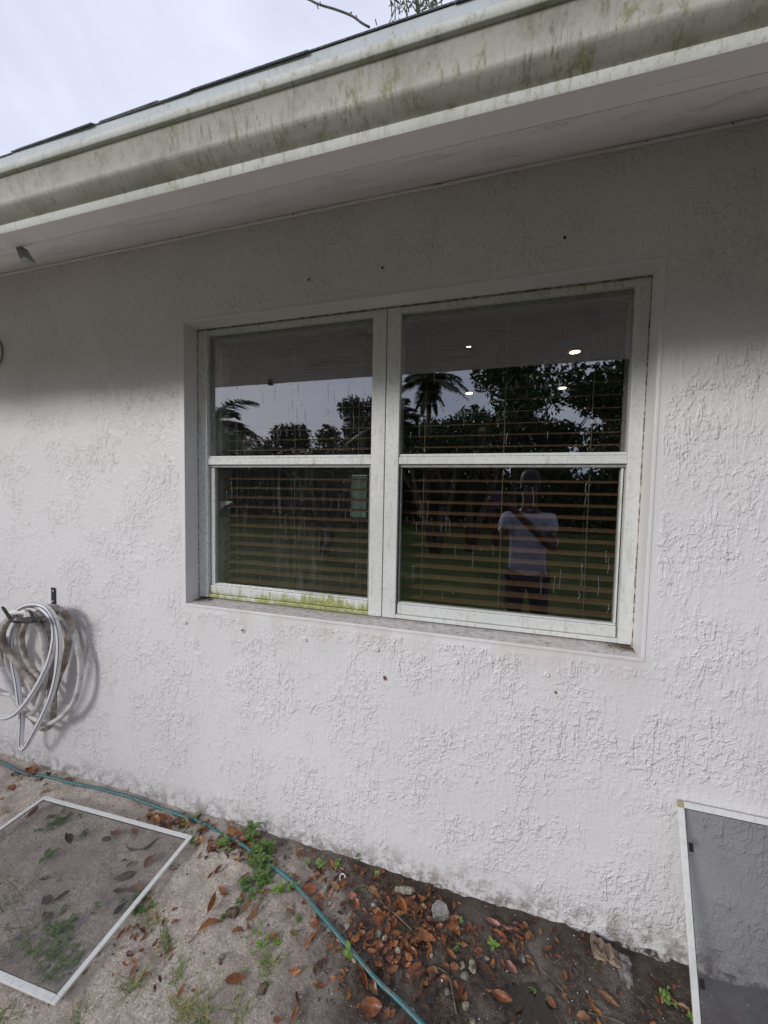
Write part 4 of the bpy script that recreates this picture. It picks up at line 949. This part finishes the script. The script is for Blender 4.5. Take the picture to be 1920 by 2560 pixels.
weed(660, 2385, .014, 22, 5, .010, 'creeping tiny leaved weed mat on grey ground', 1, 1.4, fp=.04)
weed(350, 2262, .028, 12, 5, .020, 'low weed mat along the outer side of the screen bar', 0, 1.0, fp=.02)
weed(560, 2120, .03, 14, 5, .012, 'yellow green seedling mat in the leaf pile', 1, .9, fp=.018)
weed(480, 2065, .03, 10, 5, .011, 'loose seedlings between screen corner and hose', 1, .8, fp=.035)
weed(1665, 2492, .025, 9, 4, .016, 'star shaped green weed beside the leaning screen', 1, 1.1)
weed(1330, 2455, .015, 4, 5, .009, 'thin creeping weed left of the puddle', 0, 1.2)
weed(1370, 2485, .015, 4, 5, .009, 'small weed at the left rim of the puddle', 0, 1.2)
weed(1730, 2548, .02, 6, 4, .014, 'small green weed at the foot of the leaning screen', 1, 1.0)
weed(1450, 2250+40, .012, 3, 4, .008, 'tiny weed below the wall foot', 0, 1.0) if False else None
tuft(385, 2300, 34, .05, 'yellowing grass tuft on the sand right of the screen', 2)
tuft(415, 2360, 38, .055, 'grass tuft below the yellowing one', 3)
tuft(445, 2440, 34, .05, 'grass tuft in the middle of the sand strip', 3)
tuft(460, 2520, 46, .06, 'larger dry grass tuft at the bottom edge', 2)
tuft(510, 2545, 46, .06, 'dense grass tuft at the bottom beside the dry one', 3)
tuft(600, 2530, 30, .055, 'grass tuft under the ragged brown leaf', 3)
tuft(675, 2415, 22, .06, 'spidery grass plant on grey ground', 3, sp=.006)
tuft(330, 2480, 36, .06, 'grass tuft right of the screen corner', 3)
tuft(200, 2545, 30, .06, 'grass tuft below the screen corner', 3)
tuft(20, 2260, 30, .07, 'long grass under the left of the screen', 3, sp=.03)
tuft(60, 2330, 36, .07, 'long grass blades under the near left of the screen', 3, sp=.03)
tuft(10, 2540, 20, .05, 'grass tuft in the lower left corner', 3)
tuft(45, 1950, 16, .035, 'small grass tuft by the hose at the far left', 3)
tuft(400, 2040, 14, .03, 'small grass tuft between the hose and the screen', 3)
tuft(15, 2030, 18, .04, 'grass tuft beyond the screen at the left edge', 2)
# loose straw, litter and gravel nobody could count
st = MB()
for _ in range(520):
    x = random.uniform(-2.6, .9); y = random.uniform(-.95, -.02); z = gh(x, y)+.002
    if x > -.7 and random.random() < .6: continue
    a = random.uniform(0, 6.28); blade(st, (x, y, z), (math.cos(a), math.sin(a), random.uniform(0, .25)), random.uniform(.01, .05), random.uniform(.0006, .0016), .1, random.choice([0, 1, 1]))
tag(st.build('loose_grass', [GM[3], GM[2]]), 'loose blades and straw strewn over the sand', 'grass', kind='stuff')
gr = MB(); gm_ = [M_stone, M_conc, M_dstone]
gb = N('shell_bits', .8, .3); gb.col((.72, .69, .64)); gm_.append(gb.m)
for _ in range(5200):
    x = random.uniform(-2.7, .95); y = -random.random()**.8*1.0-.01
    r_ = random.uniform(.0008, .0028)*(1.9 if random.random() < .05 else 1); z = gh(x, y)+r_*.2
    a = random.uniform(0, 6.28); ca, sa = math.cos(a)*r_, math.sin(a)*r_
    gr.add([(x+ca, y+sa, z), (x-sa*.8, y+ca*.8, z), (x-ca, y-sa, z), (x+sa*.8, y-ca*.8, z), (x+ca*.2, y, z+r_*.8)], [(0, 1, 4), (1, 2, 4), (2, 3, 4), (3, 0, 4)], random.choice([0, 1, 2, 2, 3] if x < -.6 else [0, 2, 2, 2, 3]))
tag(gr.build('gravel', gm_), 'fine gravel and shell bits over the ground', 'gravel', kind='stuff')
lt = MB()
for _ in range(900):
    if random.random() < .7: px, py = random.gauss(1000, 110), random.gauss(2310, 75)
    else: px, py = random.uniform(0, 1800), random.uniform(1950, 2560)
    v = atZ(px, py, 0)
    if not (-1.05 < v.y < -.012): continue
    r_ = random.uniform(.002, .007); z = gh(v.x, v.y)+.003; a = random.uniform(0, 6.28); ca, sa = math.cos(a)*r_, math.sin(a)*r_
    lt.add([(v.x+ca, v.y+sa, z+random.uniform(0, .004)), (v.x-sa*.5, v.y+ca*.5, z), (v.x-ca, v.y-sa, z+random.uniform(0, .003)), (v.x+sa*.5, v.y-ca*.5, z)], [(0, 1, 2, 3)], random.choice([0, 1, 1]))
tag(lt.build('leaf_litter', [LM[0], LM[1]]), 'crumbled brown leaf litter on the soil', 'leaf litter', kind='stuff')

# ------------------------------------------------------------------ stones, rubble, twigs
def rock(px, py, lx, ly, lz, mt, label, name='stone', rot=0, flat=0., seed=0, cat='stone'):
    v = atZ(px, py, 0); bm = bmesh.new(); bmesh.ops.create_icosphere(bm, subdivisions=3, radius=1)
    for q_ in bm.verts:
        d_ = 1+.42*noise.noise(q_.co*1.3+Vector((seed, px, 0)))+.26*noise.noise(q_.co*3.5+Vector((seed, 1, py)))
        if flat: 
            for ax in range(3): q_.co[ax] = max(-.62, min(.62, q_.co[ax]))*1.3
        q_.co = Vector((q_.co.x*lx*d_, q_.co.y*ly*d_, q_.co.z*lz*d_))
    me = bpy.data.meshes.new(name); bm.to_mesh(me); bm.free(); me.materials.append(mt)
    for p_ in me.polygons: p_.use_smooth = not flat
    return tag(linkobj(name, me, None, (v.x, v.y, gh(v.x, v.y)+lz*.35), (0, random.uniform(-.2, .2), rot)), label, cat)
s3 = .3014; s4 = .3617
rock(400+600*s3, 1960+1090*s3, .022, .019, .016, M_dstone, 'round brown stone with moss in the sand', seed=1)
rock(400+510*s3, 1960+1470*s3, .010, .013, .010, M_stone, 'small pale stone on the sand below the round one', seed=2)
rock(400+850*s3, 1960+1720*s3, .016, .014, .011, M_dstone, 'rough dark stone right of the ragged leaf', seed=3)
rock(865*s4, 1900+810*s4, .034, .017, .010, M_dstone, 'flat dark stone under the screen mesh', seed=4, rot=.6)
rock(400+120*s3, 1960+715*s3, .024, .010, .009, M_stone, 'brownish stone beside the right bar of the flat screen', seed=5, rot=.4)
rock(80*s4, 1900+1250*s4, .016, .008, .008, M_stone, 'white stone under the near left of the screen', seed=6)
rock(800+585*s4, 2060+465*s4, .042, .014, .012, M_stone, 'long pale mossy rock at the foot of the wall', seed=7, rot=.1)
rock(800+828*s4, 2060+610*s4, .034, .026, .020, M_conc, 'angular grey concrete slab at the foot of the wall', 'rubble', rot=.3, flat=1, seed=8, cat='rubble')
for i, (a, b2, l_, w_, lab) in enumerate([(400,430,.009,.008,'tiny white stone above the hose near the wall'),(65,575,.008,.010,'pale pebble just right of the teal hose'),(210,640,.009,.014,'pale knobbly pebble between hose and large rust leaf'),(190,720,.012,.015,'yellowish stone beside the hose'),(65,740,.012,.010,'mossy stone touching the hose'),(130,815,.016,.009,'pale stone at the hose beside the heart shaped sprout'),(408,760,.009,.018,'upright pale stone in the litter'),(447,785,.010,.014,'pale stone right of the upright one'),(540,865,.012,.012,'greyish stone in the middle of the litter'),(370,570,.012,.008,'flat pale stone in the litter near the large rust leaf'),(982,965,.011,.013,'pale stone left of the largest pale stone'),(1055,975,.014,.026,'largest upright pale stone right of the litter'),(1002,1045,.014,.012,'grey stone below the largest pale stone'),(1152,915,.010,.010,'small stone right of the largest pale stone'),(770,890,.007,.012,'thin white stone among wet leaves'),(880,1140,.008,.013,'white chip below the litter'),(1008,1230,.012,.016,'yellowish stone near the bottom'),(515,1130,.007,.010,'brown pebble right of the lower hose'),(1407,925,.008,.014,'pale stone left of the puddle'),(565,1012,.006,.007,'small pale pebble below the red brown leaf'),(1055,1360,.010,.012,'white stone at the bottom edge'),(640,1270,.009,.009,'grey pebble beside the hose near the bottom'),(240,955,.012,.007,'stone just left of the hose'),(183,1015,.005,.007,'tiny pale pebble on grey ground')]):
    rock(800+a*s4, 2060+b2*s4, l_*.9, w_*.75, min(l_, w_)*.7, M_stone if i % 3 else M_conc, lab, 'stone', seed=20+i)
v = atY(1300+575*.3737, 1960+1150*.3737, -.05)
m = MB(); kx, ky = 14, 8
for j in range(ky+1):
    for i in range(kx+1):
        a, b2 = i/kx, j/ky; m.v.append((-.048+.096*a, .018*noise.noise(Vector((a*3, b2*4, 2)))-.012-.008*math.floor(b2*4)/4, .034*b2*(1-.45*a)-.012+.008*noise.noise(Vector((a*7, b2*2, 5)))))
nf = len(m.v); m.v += [(q_[0], .05, q_[2]) for q_ in m.v]
m.f = [(j*(kx+1)+i, j*(kx+1)+i+1, (j+1)*(kx+1)+i+1, (j+1)*(kx+1)+i) for j in range(ky) for i in range(kx)]
m.f += [(ky*(kx+1)+i, ky*(kx+1)+i+1, nf+ky*(kx+1)+i+1, nf+ky*(kx+1)+i) for i in range(kx)]
m.f += [(j*(kx+1), (j+1)*(kx+1), nf+(j+1)*(kx+1), nf+j*(kx+1)) for j in range(ky)]+[((j+1)*(kx+1)-1, nf+(j+1)*(kx+1)-1, nf+(j+2)*(kx+1)-1, (j+2)*(kx+1)-1) for j in range(ky)]
m.m = [0]*len(m.f); m.sm = [False]*len(m.f)
o = m.build('rubble', M_masonry); o.location = (v.x, -.075, gh(v.x, -.08)+.012); o.rotation_euler = (-.3, .12, -.1); tag(o, 'broken tan masonry chunk with layered grain above the puddle', 'rubble')
rock(1300+705*.3737, 1960+1275*.3737, .018, .030, .018, M_conc, 'rough pale lump right of the tan masonry chunk', 'rubble', seed=50, cat='rubble')
rock(1300+700*.3737, 1960+1190*.3737, .022, .018, .016, M_conc, 'whitish lump between the masonry chunk and the wall', 'rubble', seed=51, cat='rubble')
# white plastic ring
v = atZ(856, 2197, .01); m = MB(); m.tube([(.011*math.cos(a), .011*math.sin(a), .003*math.sin(a)) for a in [i*math.pi/12 for i in range(25)]], .0022, 6, caps=False)
o = m.build('plastic_ring', simple('white_plastic', (.8, .8, .78), (.7, .7, .68), 30, .4, 0)); o.location = (v.x, v.y, gh(v.x, v.y)+.008); o.rotation_euler = (.5, .1, 0); tag(o, 'small white plastic ring on the soil by the wall', 'ring')
M_twig = simple('twig_bark', (.14, .10, .07), (.24, .19, .14), 60, .85, .4)
def twig(pts_, r_, label):
    P_ = [atZ(a, b2, .012) for a, b2 in pts_]; 
    for p_ in P_: p_.z = gh(p_.x, p_.y)+.006
    m = MB(); m.tube(catmull(P_, 5), r_, 6); tag(m.build('twig', M_twig), label, 'twig')
twig([(870, 2238), (895, 2215), (915, 2212), (925, 2228)], .0016, 'forked grey twig lying above the litter')
twig([(1095, 2408), (1120, 2425), (1128, 2450), (1142, 2520)], .0018, 'thin curved twig running down through the litter')
twig([(960, 2262), (990, 2285), (1030, 2320)], .0022, 'dark stick under the leaves near the wall')
twig([(812, 2330), (818, 2360), (806, 2430)], .0013, 'dark thin twig on grey ground left of the hose')
twig([(400+360*s3, 1960+1160*s3), (400+300*s3, 1960+1260*s3), (400+240*s3, 1960+1330*s3)], .0022, 'dark stick on the sand left of the orange leaves')
twig([(405, 2350), (412, 2410), (390, 2440)], .0014, 'short twig among the grass tufts')
twig([(1350, 2410), (1400, 2455), (1420, 2490)], .0013, 'fine twig beside the puddle')
twig([(600, 2155), (640, 2175), (690, 2185)], .0013, 'grey twig below the dense weed')
twig([(1470, 2040+480), (1530, 2535), (1580, 2560)], .0012, 'fine twig at the near edge of the puddle')

# ------------------------------------------------------------------ trees
M_bark = simple('tree_bark', (.10, .08, .06), (.05, .04, .03), 8, .9, .5, bd=.02)
def folm(name, a, b):
    n_ = N(name, .6, .3); n_.col(n_.mix(n_.ms(n_.noise(1.3, 3), .35, .65), a, b)); return n_.m
FM = [folm('dark_foliage', (.03, .055, .015), (.05, .08, .025)), folm('mid_foliage', (.045, .075, .02), (.065, .10, .03)), folm('palm_foliage', (.04, .065, .02), (.06, .09, .03))]
def leafcards(m, c, rad, n_, s_, sq=(1, 1, 1)):
    for _ in range(n_):
        d_ = Vector((random.gauss(0, 1), random.gauss(0, 1), random.gauss(0, 1))).normalized()*(random.random()**.45)*rad
        p_ = Vector(c)+Vector((d_.x*sq[0], d_.y*sq[1], d_.z*sq[2])); a = Vector((random.gauss(0, 1), random.gauss(0, 1), random.gauss(0, 1))).normalized(); b2 = a.orthogonal().normalized(); L_ = s_*random.uniform(.6, 1.4)
        m.add([p_-a*L_, p_+b2*L_*.4, p_+a*L_, p_-b2*L_*.4], [(0, 1, 2, 3)])
def tree(x, y, h, cr_, label, n_=4500, fm=0, trunks=1, ls=.11, low=.25):
    e_ = empty('tree', (x, y, -.03), label=label, cat='tree', group='trees beyond the lawn behind the camera')
    m = MB()
    for i in range(trunks):
        a = i*2.1+x; dx, dy = (math.cos(a)*h*.16, math.sin(a)*h*.1) if trunks > 1 else (random.uniform(-.2, .2), 0)
        m.tube([(0, 0, 0), (dx*.4, dy*.4, h*.2), (dx, dy, h*.45), (dx*1.3, dy*1.3, h*.7)], .1, 8, radii=[.13, .1, .08, .03])
        for j in range(4):
            b2 = random.uniform(0, 6.28); m.tube([(dx*.8, dy*.8, h*.38), (dx+math.cos(b2)*cr_*.4, dy+math.sin(b2)*cr_*.4, h*.6), (dx+math.cos(b2)*cr_*.7, dy+math.sin(b2)*cr_*.7, h*.75)], .04, 6, radii=[.06, .035, .012])
    m.build('trunk', M_bark, e_)
    c_ = MB(); k_ = 16
    for i in range(k_):
        a = random.uniform(0, 6.28); rr = cr_*math.sqrt(random.random())*.8; zz = h*random.uniform(low, .92)
        f_ = 1-.5*abs(zz/h-.55)
        leafcards(c_, (math.cos(a)*rr*f_, math.sin(a)*rr*f_, zz), cr_*random.uniform(.28, .45), n_//k_, ls, (1, 1, .8))
    c_.build('crown', FM[fm], e_)
def frond(m, base, az, el, L_, droop, lw=.02, ll=.5):
    d_ = Vector((math.cos(az)*math.cos(el), math.sin(az)*math.cos(el), math.sin(el))); pts_ = []
    k_ = 16
    for i in range(k_+1):
        t_ = i/k_; pts_.append(Vector(base)+d_*(L_*t_)-Vector((0, 0, droop*L_*t_*t_)))
    m.tube(pts_, .02, 4, radii=[.022*(1-.8*i/k_) for i in range(k_+1)])
    for i in range(2, k_*3):
        t_ = i/(k_*3); j = min(k_-1, int(t_*k_)); p_ = pts_[j].lerp(pts_[j+1], t_*k_-j); tg = (pts_[j+1]-pts_[j]).normalized()
        s_ = tg.cross(Vector((0, 0, 1))).normalized(); l_ = ll*math.sin(math.pi*(.12+.83*t_))**.6
        for sg in (-1, 1):
            q_ = p_+s_*sg*l_*.8+tg*l_*.45-Vector((0, 0, l_*random.uniform(.05, .4))); md = p_.lerp(q_, .5)+Vector((0, 0, .03))
            m.add([p_-tg*lw, p_+tg*lw, md+tg*lw, q_, md-tg*lw], [(0, 1, 2, 3, 4)])
def palm(x, y, h, label, nf=16, L_=2.6, ll=.55, lean=0., hang=0):
    e_ = empty('palm_tree', (x, y, -.03), label=label, cat='palm tree', group='palms on the lawn behind the camera')
    m = MB(); m.tube([(0, 0, 0), (lean*.3, 0, h*.4), (lean, 0, h)], .12, 10, radii=[.16, .12, .10]); m.build('trunk', M_bark, e_)
    f_ = MB()
    for i in range(nf): frond(f_, (lean, 0, h), i*2.4, random.uniform(-.1, 1.1), L_*random.uniform(.8, 1.1), random.uniform(.35, .7), .022, ll)
    for i in range(hang): frond(f_, (lean, 0, h-.1), i*1.7, random.uniform(-1.3, -.8), L_*.7, .2, .02, ll*.5)
    f_.build('fronds', FM[2], e_)
palm(-8.6, -8.2, 3.7, 'arching palm whose fronds cross the left pane reflection', 18, 2.3, .6)
palm(-2.5, -14, 6.4, 'tall fan palm reflected in the upper right pane', 16, 1.7, .5, hang=8)
palm(-3.1, -10, 3.9, 'shaggy palm with hanging dead fronds', 12, 1.5, .4, hang=12)
palm(-12.5, -13, 3.4, 'low palm at the far left of the lawn', 14, 2.2, .5)
ORD = ['first', 'second', 'third', 'fourth', 'fifth', 'sixth', 'seventh', 'eighth', 'ninth', 'tenth', 'eleventh', 'twelfth', 'thirteenth']
for i, (x, y, h, r_) in enumerate([(-17, -19, 5.2, 3), (-13.5, -20, 5.0, 2.8), (-10.8, -19, 5.4, 2.6), (-8.4, -19, 5.6, 2.4), (-6.3, -20, 6.2, 2.4), (-4.2, -19, 6.0, 2.4), (-2.0, -20, 6.0, 2.5), (.4, -19, 7.0, 2.6), (2.8, -18, 7.8, 2.8), (5.6, -18, 7.8, 3), (9, -19, 8, 3.2), (12.5, -19, 8, 3.2), (16.5, -20, 8, 3.4)]):
    tree(x, y, h, r_, 'dark bushy tree in the reflected row beyond the lawn, %s from the left' % ORD[i], 6500, i % 2, low=.05, ls=.15)
hg = MB()
for i in range(46):
    x = -23+i; leafcards(hg, (x+random.uniform(-.4, .4), -17.5+random.uniform(-.6, .6), random.uniform(.5, 3.0)), 1.4, 520, .17, (1, .8, 1.2))
    leafcards(hg, (x, -17.0, 1.7), 1.3, 420, .17, (1, .6, 1)); leafcards(hg, (x, -17.3, .6), 1.0, 260, .16, (1, .7, .8))
tag(hg.build('hedge', FM[0]), 'dark tangled hedge closing the far side of the lawn in the reflection', 'hedge', kind='stuff')
tree(-5.9, -14.5, 6.2, 1.9, 'dark tree reflected left of the mullion', 5200, 0, low=.2)
tree(.9, -11, 6.8, 2.2, 'big dark tree reflected in the middle of the right pane', 7000, 0, low=.32, ls=.1)
tree(4.0, -10.5, 6.2, 1.9, 'open crowned tree reflected at the right edge', 4600, 0, low=.4, ls=.09)
tree(-4.2, -7.5, 2.9, 1.1, 'small many stemmed tree on the lawn', 1800, 1, 3, .07, .55)
tree(-1.3, -8.2, 3.4, .9, 'many stemmed small tree left of the photographer', 1500, 0, 3, .07, .6)
tree(-.45, -9.2, 4.4, 1.1, 'slim trunked tree behind the photographer', 1800, 0, 2, .07, .6)

# branch and foliage over the roof
bt = empty('roof_tree', (-1.0, 10.5, -.03), label='bare twigs and small leaves of a tree showing above the roof edge', cat='tree')
m = MB(); m.tube([(0, 0, 0), (.1, -.2, 3), (0, -.5, 5.5), (-.1, -1.5, 8)], .2, 10, radii=[.25, .2, .16, .1]); m.build('trunk', M_bark, bt)
def bl(px, py, yy): return atY(px, py, yy)-Vector((-1.0, 10.5, -.03))
m = MB()
P_ = [Vector((-.1, -1.5, 8)), bl(900, -900, 6), bl(800, -400, 3.6), bl(735, -70, 2.4), bl(752, -15, 2.25), bl(775, 0, 2.2), bl(800, 12, 2.15), bl(840, 24, 2.1), (bl(880, 40, 2.05)), bl(905, 58, 2.0), bl(924, 68, 2.0)]
m.tube(catmull(P_, 4), .012, 6, radii=[max(.009, .06-.0045*i) for i in range((len(P_)-1)*4+1)])
for (a, b2, c_, d_) in ((790, 6, 796, 22), (893, 47, 890, 38), (802, 14, 800, 4), (872, 36, 880, 30), (942, 62, 938, 48)):
    m.tube([bl(a, b2, 2.1), bl(c_, d_, 2.1)], .005, 5)
m.build('branch', M_bark, bt)
m = MB()
for i in range(13):
    a = 980+i*10; k_ = [bl(a+random.uniform(-6, 6), -60, 1.5), bl(a+random.uniform(-8, 8), -10, 1.5), bl(a+random.uniform(-10, 10), random.uniform(22, 62)-i*1.3, 1.5)]
    m.tube(k_, .004, 5)
    for j in range(11):
        t_ = random.random(); p_ = k_[0].lerp(k_[1], t_*2) if t_ < .3 else k_[1].lerp(k_[2], random.uniform(0, 1.15)); an = random.uniform(0, 6.28); d_ = Vector((math.cos(an), random.uniform(-.3, .3), math.sin(an))).normalized(); b2 = d_.cross(Vector((0, 1, .2))).normalized(); L_ = random.uniform(.018, .036)
        m.add([p_, p_+d_*L_+b2*L_*.2, p_+d_*L_*2, p_+d_*L_-b2*L_*.2], [(0, 1, 2, 3)])
m.build('foliage', FM[0], bt)

# ------------------------------------------------------------------ the photographer, seen reflected in the glass
def skin(name, verts, edges, radii, mat, parent, sub=2):
    me = bpy.data.meshes.new(name); me.from_pydata([tuple(v) for v in verts], edges, []); o = bpy.data.objects.new(name, me); C.objects.link(o)
    m_ = o.modifiers.new('skin', 'SKIN'); m_.use_smooth_shade = True
    for i, r_ in enumerate(radii):
        d_ = me.skin_vertices[0].data[i]; d_.radius = r_ if isinstance(r_, tuple) else (r_, r_); d_.use_root = (i == 0)
    s_ = o.modifiers.new('sub', 'SUBSURF'); s_.levels = sub; s_.render_levels = sub
    dg = bpy.context.evaluated_depsgraph_get(); me2 = bpy.data.meshes.new_from_object(o.evaluated_get(dg)); me2.name = name
    bpy.data.objects.remove(o); me2.materials.append(mat)
    for p_ in me2.polygons: p_.use_smooth = True
    return linkobj(name, me2, parent)
M_skin = simple('brown_skin', (.07, .038, .026), (.055, .03, .02), 10, .5, 0)
M_shirt = simple('pale_blue_polo_cloth', (.34, .36, .47), (.28, .30, .41), 6, .8, .3, bd=.01)
M_trous = simple('dark_trouser_cloth', (.04, .045, .06), (.03, .03, .04), 20, .85, .1)
M_hair = simple('black_hair', (.012, .01, .01), (.02, .018, .016), 60, .6, .3)
PX, PY = .37, -1.93
per = empty('person', (PX, PY, -.01), label='person in a pale polo shirt holding up a phone, seen reflected in the right pane', cat='person')
V = [(0,0,.95),(0,.01,1.12),(0,0,1.3),(0,-.01,1.43),(0,0,1.51),(0,.03,1.60),(0,.04,1.70),(0,.03,1.78),   # trunk, neck, head 0-7
     (.17,0,1.41),(.20,.17,1.16),(-.15,.37,1.50),(-.22,.40,1.56),       # right arm 8-11
     (-.17,0,1.41),(-.28,.18,1.18),(-.33,.36,1.46),(-.33,.40,1.54),     # left arm 12-15
     (.10,0,.90),(.115,.02,.50),(.12,-.03,.09),(.125,.10,.04),(-.10,0,.90),(-.115,.02,.50),(-.12,-.03,.09),(-.125,.10,.04)]
E_ = [(0,1),(1,2),(2,3),(3,4),(4,5),(5,6),(6,7),(3,8),(8,9),(9,10),(10,11),(3,12),(12,13),(13,14),(14,15),(0,16),(16,17),(17,18),(18,19),(0,20),(20,21),(21,22),(22,23)]
R2 = [(.14,.10),(.14,.10),(.155,.10),(.10,.08),(.055,.055),(.072,.082),(.078,.092),(.055,.065),.058,.043,.030,.026,.058,.043,.030,.026,.085,.058,.04,.035,.085,.058,.04,.035]
skin('body', V, E_, R2, M_skin, per)
V = [(0,0,.80),(0,0,.98),(0,.01,1.15),(0,0,1.32),(0,-.005,1.435),(.17,0,1.41),(.19,.09,1.27),(-.17,0,1.41),(-.23,.09,1.29)]
skin('shirt', V, [(0,1),(1,2),(2,3),(3,4),(4,5),(5,6),(4,7),(7,8)], [(.185,.14),(.175,.13),(.17,.125),(.18,.125),(.10,.09),(.085,.085),(.088,.088),(.085,.085),(.088,.088)], M_shirt, per)
m = MB(); m.lathe([(.068, 1.47), (.075, 1.50), (.066, 1.515)], 20); m.build('collar', M_shirt, per)
V = [(0,0,.93),(.10,0,.86),(.115,.02,.5),(.12,-.03,.12),(-.10,0,.86),(-.115,.02,.5),(-.12,-.03,.12)]
skin('trousers', V, [(0,1),(1,2),(2,3),(0,4),(4,5),(5,6)], [(.15,.12),.11,.08,.06,.11,.08,.06], M_trous, per)
m = MB(); m.lathe([(.098, 1.70), (.104, 1.75), (.095, 1.81), (.065, 1.85), (.001, 1.865)], 20, 0, Matrix.Translation((0, .02, 0)) @ Matrix.Diagonal((.86, 1.05, 1, 1))); m.build('hair', M_hair, per)
M_eye = simple('eye_white', (.12, .11, .10), (.1, .1, .1), 10, .3, 0)
for sx in (-1, 1):
    m = MB(); m.lathe([(.001, .012), (.008, .009), (.012, 0)], 10, 0, Matrix.Translation((sx*.032, .118, 1.705)) @ Matrix.Rotation(RAD(-90), 4, 'X')); m.build('eye', M_eye, per)
    m = MB(); m.lathe([(.001, .012), (.02, .008), (.03, 0)], 10, 0, Matrix.Translation((sx*.078, .03, 1.69)) @ Matrix.Rotation(RAD(sx*90), 4, 'Y')); m.build('ear', M_skin, per)
    m = MB(); m.tube([(sx*.125, -.09, .035), (sx*.125, .03, .045), (sx*.127, .16, .03)], .045, 10, radii=[.04, .05, .035]); m.build('shoe', M_trous, per)
skin('nose', [(0, .125, 1.71), (0, .145, 1.675), (0, .125, 1.66)], [(0, 1), (1, 2)], [.008, .013, .01], M_skin, per, 1)
m = MB(); m.tube([(-.025, .125, 1.635), (0, .135, 1.633), (.025, .125, 1.635)], .006, 6); m.build('mouth', simple('lips', (.2, .08, .07), (.18, .07, .06), 10, .5, 0), per)
# hands: palm plus five fingers closed round the phone edges
def hand(cx, sg):
    pz_ = 1.575; py_ = .415
    for k_ in range(4):
        z0 = pz_-.035+.021*k_; ln = [.85, 1, .95, .75][k_]
        skin('finger', [(cx+sg*.012, py_, z0), (cx+sg*.006, py_+.03*ln, z0+.004), (cx-sg*.010, py_+.046*ln, z0+.006), (cx-sg*.030*ln, py_+.044*ln, z0+.008)], [(0, 1), (1, 2), (2, 3)], [.0095, .009, .008, .0065], M_skin, per, 1)
    skin('thumb', [(cx+sg*.010, py_-.01, pz_-.04), (cx-sg*.008, py_-.006, pz_-.005), (cx-sg*.022, py_+.002, pz_+.02)], [(0, 1), (1, 2)], [.012, .010, .008], M_skin, per, 1)
    skin('palm', [(cx+sg*.014, py_-.01, pz_-.06), (cx+sg*.014, py_, pz_-.02), (cx+sg*.013, py_, pz_+.03)], [(0, 1), (1, 2)], [(.018, .026), (.014, .032), (.012, .026)], M_skin, per, 1)
hand(-.222, 1); hand(-.345, -1)
ph = empty('phone', (.075, -1.478, 1.575), label='dark phone held upright in front of the person in the polo shirt', cat='phone')
m = MB(); m.box(-.037, .037, -.004, .004, -.075, .075); bevel(m.build('phone_body', simple('purple_phone_case', (.10, .06, .14), (.09, .05, .12), 20, .35, 0), ph), .003)
m = MB(); m.box(-.037+.002, .0, .0042, .0065, .038, .073); bevel(m.build('camera_plate', M_black, ph), .001)
print('leaves', nleaf, 'objects', len(bpy.data.objects))
